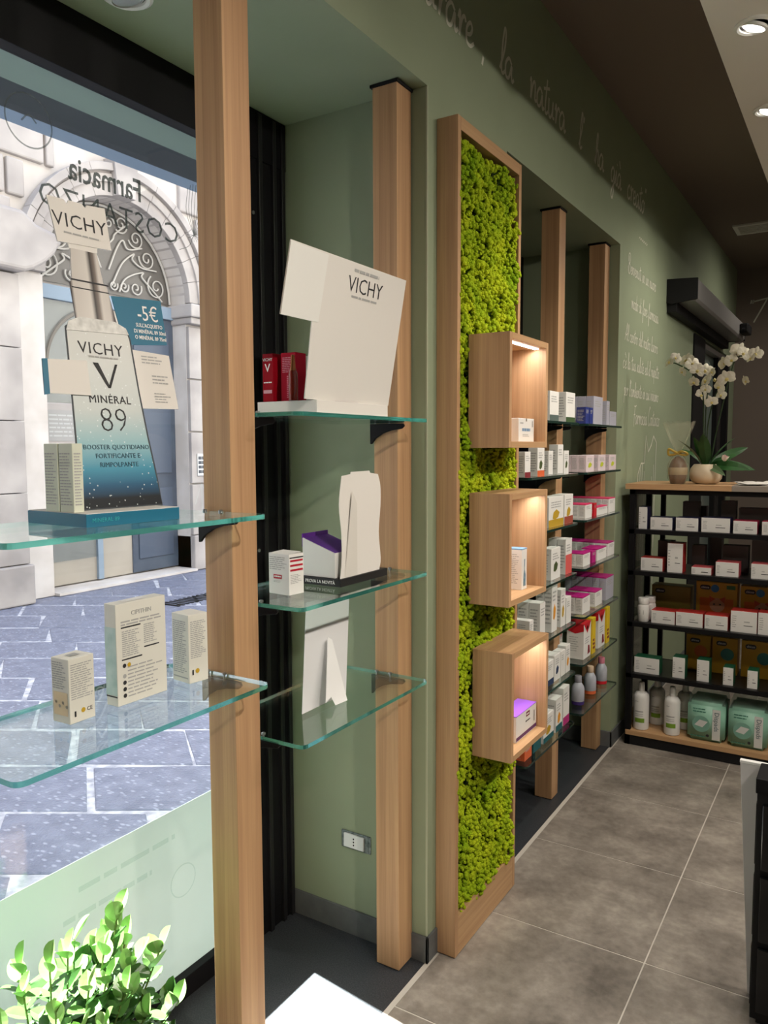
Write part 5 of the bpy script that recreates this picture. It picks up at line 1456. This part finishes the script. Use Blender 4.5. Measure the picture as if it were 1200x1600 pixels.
# white jars
for k, (x, y) in enumerate(((.130, .06), (.150, .13))):
    t = thing('pill_jar', ('white pill jar in front at the left end of the rack, third level', 'white pill jar behind the front one, third level')[k], 'jar', (x, RY0 + y, RS[2] + .0003), 0, 'white pill jars')
    MB().lathe([(.029, 0), (.032, .004), (.032, .085), (.028, .095), (.025, .098)], 20).build('body', CARTON, t, smooth=True)
    MB().lathe([(.0285, .098), (.0295, .100), (.0295, .130), (.027, .134), (0, .134)], 20).build('lid', CARTON, t, smooth=True)
    b = MB()
    for r in range(3): b.poly([(.0324 * math.cos(a), .0324 * math.sin(a), .045 + .008 * r + dz) for a, dz in ((-2.0, 0), (-1.3, 0), (-1.3, .004), (-2.0, .004))])
    b.build('label_print', PRINT_D, t)
# lotion bottles
for k, (x, y) in enumerate(((.131, .06), (.300, .06), (.190, .19), (.345, .19))):
    t = thing('lotion_bottle', ('white lotion bottle at the left end of the rack floor', 'second white lotion bottle on the rack floor, next to the pads', 'lotion bottle behind and between the front two', 'lotion bottle behind the second one')[k], 'bottle', (x, RY0 + y, .0853), 0, 'white lotion bottles')
    MB().lathe([(.038, 0), (.042, .004), (.043, .020), (.043, .185), (.040, .200), (.030, .212), (.018, .217)], 22).build('body', CARTON, t, smooth=True)
    MB().lathe([(.017, .216), (.018, .218), (.016, .262), (.014, .270), (0, .272)], 18).build('cap', CARTON, t, smooth=True)
    g = MB(); n = 6
    for j in range(n):
        a0 = math.radians(-125 + j * 12); a1 = math.radians(-125 + (j + 1) * 12)
        g.poly([(.0434 * math.cos(a), .0434 * math.sin(a), z) for a, z in ((a0, .045), (a1, .045), (a1, .070), (a0, .070))])
    g.build('green_label', mat('leaf_green_label', S(120, 158, 50), .5), t)
    g = MB()
    for r, zz in enumerate((.082, .092, .105, .165)):
        for j in range(5):
            a0 = math.radians(-123 + j * 12); a1 = math.radians(-123 + (j + 1) * 12)
            if r == 3 and j > 1: continue
            g.poly([(.0434 * math.cos(a), .0434 * math.sin(a), z) for a, z in ((a0, zz), (a1, zz), (a1, zz + (.007 if r == 2 else .003)), (a0, zz + (.007 if r == 2 else .003)))])
    g.build('label_print', PRINT_G, t)
# pad packs in clear film
PADG = mat('mint_pack', S(142, 190, 168), .4); PADW = mat('pack_white', S(214, 216, 212), .45)
for k, x in enumerate((.385, .592)):
    w, h, d = .190, .215, .22
    t = thing('pad_pack', ('mint green pack of pads next to the lotion bottles', 'mint green pack of pads at the right end of the rack floor')[k], 'pack', (x, RY0 + .03, .0853), 0, 'mint green pad packs')
    bm = bmesh.new(); bmesh.ops.create_cube(bm, size=1.0)
    bmesh.ops.scale(bm, vec=(w, d, h), verts=bm.verts); bmesh.ops.translate(bm, vec=(w / 2, d / 2, h / 2), verts=bm.verts)
    bmesh.ops.bevel(bm, geom=list(bm.edges), offset=.018, segments=3, affect='EDGES')
    me = bpy.data.meshes.new('pack_body'); bm.to_mesh(me); bm.free(); me.materials.append(PADG); me.polygons.foreach_set('use_smooth', [True] * len(me.polygons))
    put('pack_body', me, t)
    MB().poly([(w * .68, -.0006, .016), (w - .02, -.0006, .016), (w - .02, -.0006, h - .03), (w * .68, -.0006, h - .03)]).build('white_stripe', PADW, t)
    text('lettering', 'Dispads', .034, mat('slate_print', S(90, 110, 120), .5), t, frame((w * .735, -.0012, h * .80), (0, 0, -1), (1, 0, 0)), 'LEFT', 0, 1.0)
    MB().poly([(w * .20, -.0008, h * .40), (w * .42, -.0008, h * .36), (w * .56, -.0008, h * .52), (w * .34, -.0008, h * .55)]).build('pad_picture', PADW, t)
    disc(t, mat('mint_dark', S(120, 168, 150), .5), (w * .38, 0, h * .44), *NY, .045, 'picture_disc', 20, .0004)
    disc(t, PRINT_D, (w * .56, 0, .035), *NY, .008, 'drop_mark', 10, .0008)
    print_lines('lettering', mat('mint_text', S(70, 130, 110), .5), t, (w * .15, 0, h * .72), *NY, w * .42, .03, 2, .4, 300 + k)
    print_lines('lettering', mat('mint_text', S(70, 130, 110), .5), t, (w * .1, 0, .022), *NY, w * .5, .008, 1, .8, 310 + k)
    MB().prism([(.0, h * .95), (w, h * .95), (w * .96, h + .028), (w * .7, h + .016), (w * .45, h + .032), (w * .2, h + .018), (w * .04, h + .03)], .02, d - .02, 1).build('film_gather', film_mat('clear_wrap', S(200, 220, 214), .22, .3), t)

# ================================================================== ON THE RACK
TZ = 1.4873
orx, ory = 0.425, 4.53
orc = thing('potted_orchid', 'white orchid with arching stems in a round cream pot on the rack', 'plant', (orx, ory, TZ))
MB().lathe([(.045, 0), (.066, .008), (.081, .030), (.085, .056), (.079, .085), (.064, .105), (.060, .108), (.055, .104), (.050, .090), (0, .088)], 32).build('pot', mat('cream_ceramic', S(214, 198, 170), .35), orc, smooth=True)
MB().lathe([(.054, .088), (.030, .100), (0, .104)], 20).build('soil', mat('bark', S(60, 44, 34), .9), orc)
LEAFG = mat('orchid_leaf', S(34, 74, 34), .35, noise=(12, S(46, 92, 40), 3)); LEAFP = mat('pale_leaf', S(96, 120, 84), .4)
FLOW = mat('orchid_white', S(238, 234, 216), .5); STEM = mat('orchid_stem', S(40, 60, 30), .5)


def leaf_mesh(name, m, L, W, droop, n=8, fold=.12):
    b = MB(); top = []
    for i in range(n + 1):
        t = i / n; w = W * math.sin(math.pi * min(1, t * .92 + .08)) ** .7 * (1 if t < .97 else .3)
        x = L * t; z = droop * t * t
        top.append(((x, -w / 2, z + fold * w), (x, 0, z), (x, w / 2, z + fold * w)))
    for i in range(n):
        a, c = top[i], top[i + 1]
        b.poly([a[0], c[0], c[1], a[1]]); b.poly([a[1], c[1], c[2], a[2]])
    me = b.mesh(name, m, smooth=True)
    return me


ROLL = {-5: 55, -30: 60, -60: 40, 20: 50, 330: 30}
for L_, W_, dr, rz, ry, mm in ((.19, .060, -.05, 200, -62, LEAFG), (.20, .064, -.04, 270, -70, LEAFG), (.22, .062, -.05, 20, -35, LEAFG), (.21, .060, -.09, -5, -8, LEAFG), (.17, .06, -.06, 150, -50, LEAFG), (.19, .060, -.09, -30, -8, LEAFG), (.13, .042, -.07, -60, -2, LEAFP), (.21, .065, -.05, 330, -58, LEAFG), (.18, .055, -.02, 240, -68, LEAFG)):
    put('leaf', leaf_mesh('leaf', mm, L_, W_, dr), orc, (0.02 * math.cos(math.radians(rz)), 0.02 * math.sin(math.radians(rz)), .098), (math.radians(ROLL.get(rz, 0)), math.radians(ry), math.radians(rz)))


def flower_me():
    b = MB()
    for a, L_, W_ in ((90, .042, .028), (205, .042, .030), (335, .042, .030), (15, .044, .050), (165, .044, .050)):
        ca, sa = math.cos(math.radians(a)), math.sin(math.radians(a)); rows = []
        for i in range(6):
            t = i / 5; w = W_ * (math.sin(math.pi * min(.97, .12 + t * .85))) ** .6; x = L_ * t; zz = .004 + .006 * math.sin(t * 3)
            rows.append([(x * ca - y * sa, -zz + (abs(y) / W_) * .006, x * sa + y * ca) for y in (-w / 2, 0, w / 2)])
        for i in range(5):
            for j in range(2): b.poly([rows[i][j], rows[i + 1][j], rows[i + 1][j + 1], rows[i][j + 1]])
    b.lathe([(.0, -.010), (.007, -.006), (.009, .0), (.006, .006), (.0, .008)], 8, (0, -.008, -.004), 1)
    return b.mesh('flower', [FLOW, mat('orchid_lip', S(222, 206, 130), .5)], smooth=True)


FM = flower_me()
stems = [[(-.015, 0, .10), (-.02, 0, .35), (-.03, 0, .50), (-.08, .0, .60), (-.17, .01, .66), (-.20, .0, .665)], [(.005, 0, .10), (.0, .01, .30), (.03, .0, .46), (.07, 0, .55), (.10, 0, .60)], [(.02, 0, .10), (.045, .01, .28), (.085, .0, .48), (.12, .0, .64), (.15, .0, .68), (.19, 0, .67)], [(-.008, .01, .10), (-.012, .01, .34), (-.006, .0, .47), (.0, 0, .5)]]
for s in stems: MB().tube([tuple(v) for v in cr([Vector(p) for p in s])], .0038, 6).build('stem', STEM, orc)
rf = random.Random(4)
fl_px = [(1050, 568, 1.0), (1058, 562, .8), (1074, 566, 1.15), (1082, 572, 1.0), (1068, 582, .8), (1090, 582, 1.1), (1100, 583, 1.2), (1104, 598, 1.1), (1085, 598, .9), (1096, 618, .9), (1103, 610, .8), (1113, 586, .7),
         (1133, 596, 1.2), (1123, 608, 1.0), (1126, 620, .85), (1112, 629, .9), (1105, 626, .7), (1129, 573, 1.0), (1138, 570, .9), (1146, 556, 1.2), (1155, 562, 1.0), (1171, 562, 1.0), (1166, 569, .8), (1160, 600, .8)]
for k, (fx, fy, s) in enumerate(fl_px):
    x, z, s = (fx - 1106) * .0035, (750 - fy) * .00366, s * .92
    put('flower', FM, orc, (x, -.012 + rf.uniform(-.02, .02), z), (rf.uniform(-.5, .4), rf.uniform(-.8, .8), rf.uniform(-1.0, .7)), (s, s, s))
for x, z in ((.022, .600), (.030, .560)): MB().lathe([(0, -.010), (.008, -.004), (.009, .003), (0, .012)], 10, (x, 0, z)).build('bud', mat('orchid_bud', S(190, 180, 110), .5), orc, smooth=True)
rb = thing('silk_rose', 'small pink and white rose tucked among the orchid leaves', 'flower', (orx + .105, ory - .085, TZ + .125))
for k in range(7):
    a = k * 0.9; put('petal', leaf_mesh('petal', mat('rose_pink', S(222, 170, 168), .5) if k % 2 else FLOW, .034, .03, .012, 4, .3), rb, (0, 0, 0), (0, -.5 - .12 * k, a))

egg = thing('wrapped_egg', 'chocolate egg in clear cellophane with a gold bow on the rack', 'gift', (.290, 4.47, TZ))
CH = mat('chocolate', S(116, 84, 62), .35); CELL = clear_glass('cellophane', (.90, .87, .82, 1), .12, 1.4)
MB().lathe([(.030, 0), (.036, .004), (.046, .035), (.049, .070), (.044, .105), (.030, .135), (.012, .150), (0, .153)], 24).build('egg', CH, egg, smooth=True)
MB().lathe([(.0490, .050), (.0502, .052), (.0500, .088), (.0485, .090)], 24).build('paper_band', mat('kraft_band', S(186, 160, 128), .5), egg, smooth=True)
w = MB(); N = 26
rows = []
for r, z in ((.036, .0), (.052, .03), (.055, .075), (.050, .11), (.034, .145), (.013, .168), (.018, .185), (.040, .235), (.066, .300), (.078, .335)):
    rows.append([((r * (1 + (.10 if k % 2 else -.10) * min(1, z / .16 + .1))) * math.cos(2 * math.pi * k / N), (r * (1 + (.10 if k % 2 else -.10) * min(1, z / .16 + .1))) * math.sin(2 * math.pi * k / N), z + (.012 * math.sin(k * 2.3) if z > .3 else 0)) for k in range(N)])
for i in range(len(rows) - 1):
    for k in range(N): w.poly([rows[i][k], rows[i][(k + 1) % N], rows[i + 1][(k + 1) % N], rows[i + 1][k]])
w.build('cellophane', film_mat('cellophane_sheet', S(226, 214, 196), .20, .4), egg)
GOLD = mat('gold_ribbon', S(190, 160, 70), .35)
MB().lathe([(.015, .160), (.017, .164), (.017, .174), (.015, .178)], 14).build('ribbon_band', GOLD, egg, smooth=True)
for sg, tilt in ((1, .15), (-1, -.5)):
    bb = MB(); bb.tube([tuple(v) for v in cr([Vector(p) for p in ((0, -.012, .168), (sg * .020, -.02, .178), (sg * .046, -.018, .175 - .03 * tilt), (sg * .048, -.01, .160), (sg * .02, -.012, .160), (0, -.012, .166))])], .007, 6)
    bb.build('bow_loop', GOLD, egg)
pp = thing('paper_sheets', 'crumpled white papers on the grey end of the rack top', 'paper', (.70, 4.52, TZ))
for k in range(3):
    b = MB(); n = 6
    P = [[((i / n - .5) * .24, (j / n - .5) * .17, .002 + .003 * k + .012 * math.sin(i * 1.1 + k) ** 2 * (j / n)) for j in range(n + 1)] for i in range(n + 1)]
    for i in range(n):
        for j in range(n): b.poly([P[i][j], P[i + 1][j], P[i + 1][j + 1], P[i][j + 1]])
    b.build('sheet', WHITE_CARD, pp, smooth=True).rotation_euler = (0, 0, .3 * k)

# ================================================================== RIGHT EDGE
un = thing('black_display_unit', 'black low display unit cut by the right picture edge', 'display unit', (0.934, 2.38, 0))
BX('carcass', BLACK_M, un, 0.004, .55, 0.004, .125, .02, .70, .002)
BX('top', BLACK, un, 0, .56, 0, .13, .70, .745, .003)
BX('plinth', BLACK_M, un, .02, .53, .02, .11, 0, .02)
for k in range(3):
    dr = BX('drawer_front', mat('gloss_black', (.008, .009, .010, 1), .12), un, .02, .53, -.010, .004, .05 + k * .215, .245 + k * .215, .003)
    BX('drawer_handle', STEEL, dr, .18, .36, -.022, -.010, .22 + k * .215, .226 + k * .215, .001)
    BX('side_inset', mat('gloss_black', (.008, .009, .010, 1), .12), un, .002, .004, .02, .11, .05 + k * .215, .235 + k * .215, .003)
wp = thing('white_panel', 'slim white panel leaning upright beside the black unit', 'panel', (.9175, 2.520, 0))
MB().prism([(0.0, 0.0), (.09, 0.0), (.09, .730), (-.042, .730)], 0, .016, 1).build('board', mat('white_laminate', S(206, 204, 204), .4), wp, bevel=.0015)
BX('top_edge', mat('white_edge', S(232, 232, 230), .35), wp, -.043, .09, -.001, .017, .730, .737)

# ================================================================== BOXWOOD IN THE FOREGROUND
pl = thing('potted_boxwood', 'bushy green boxwood plant in the sun at the lower left', 'plant', (-.325, 0.995, 0))
MB().lathe([(.085, 0), (.090, .004), (.115, .20), (.122, .205), (.122, .225), (.112, .225), (.108, .20), (0, .198)], 28).build('pot', mat('zinc_pot', S(150, 150, 146), .5), pl, smooth=True)
BLF = mat('boxwood_leaf', S(62, 104, 52), .28, spec=0.7, noise=(14, S(88, 130, 64), 2))
BLN = mat('boxwood_young_leaf', S(116, 154, 88), .28, spec=0.7, noise=(14, S(148, 178, 112), 2))
lm = [leaf_mesh('leaf', BLF, .060, .040, -.004, 6, .20), leaf_mesh('leaf', BLN, .052, .035, .006, 6, .24), leaf_mesh('leaf', BLF, .054, .035, .008, 6, .2)]
rp = random.Random(21); leaves = []
tips = [(.03, .155, .60), (.0, .04, .56), (-.06, .10, .53), (.10, .22, .50), (.08, .08, .50), (-.02, -.06, .52), (.12, -.02, .45), (-.12, .0, .50), (-.10, .16, .44), (.02, .27, .42), (.14, .14, .40), (.06, -.12, .46), (-.06, .24, .40), (.17, .05, .38), (.0, .12, .52), (.13, .24, .36), (.02, -.02, .57), (.10, .02, .53),
        (.15, -.10, .40), (.05, .18, .47), (-.13, .08, .42), (.16, .20, .30), (.10, .12, .44), (.0, .20, .50), (.19, -.02, .30), (.18, .12, .31), (.08, -.05, .50), (.08, .27, .33), (.06, -.20, .44), (.16, -.16, .36), (.0, -.14, .50), (.12, -.24, .34), (.20, .06, .26), (.04, -.26, .42), (.05, .10, .55), (-.02, .17, .55), (.10, -.30, .40), (.20, -.10, .30), (.02, -.32, .38), (.15, .02, .46), (.12, .10, .48)]
for (tx, ty, tz) in tips:
    p0 = Vector((tx * .25, ty * .25, .20)); p1 = Vector((tx * .7, ty * .75, .20 + (tz - .2) * .55)); p2 = Vector((tx, ty, tz))
    path = [Vector(v) for v in cr([p0, p1, p2], 6)]
    MB().tube([tuple(v) for v in path], .0022, 5).build('stem', mat('boxwood_stem', S(92, 110, 52), .6), pl)
    n = 12
    for i in range(n):
        t = .36 + .64 * (i / (n - 1)); f = t * (len(path) - 1); a = int(min(f, len(path) - 2)); q = path[a].lerp(path[a + 1], f - a)
        az = i * 2.4 + rp.uniform(-.4, .4); el = -.15 - .95 * max(0, (t - .6) / .4) + rp.uniform(-.3, .3)
        sc = rp.uniform(.75, 1.25)
        leaves.append((q.z + q.x * .4, lm[1 if t > .85 else (0 if i % 2 else 2)], tuple(q), (rp.uniform(-.4, .4), el, az), sc))
leaves.sort(key=lambda r: -r[0])
for _, me, q, ro, sc in leaves[:290]:
    put('leaf', me, pl, q, ro, (sc, sc, sc))
from mathutils import Euler
b = MB()
for _, me, q, ro, sc in leaves[290:]:          # the inner leaves, too many to pick apart
    M = Matrix.Translation(q) @ Euler(ro).to_matrix().to_4x4() @ Matrix.Scale(sc, 4)
    for p in me.polygons:
        b.poly([tuple(M @ me.vertices[i].co) for i in p.vertices])
inner = b.build('inner_leaves', BLF, pl, smooth=True)
inner['kind'] = 'stuff'
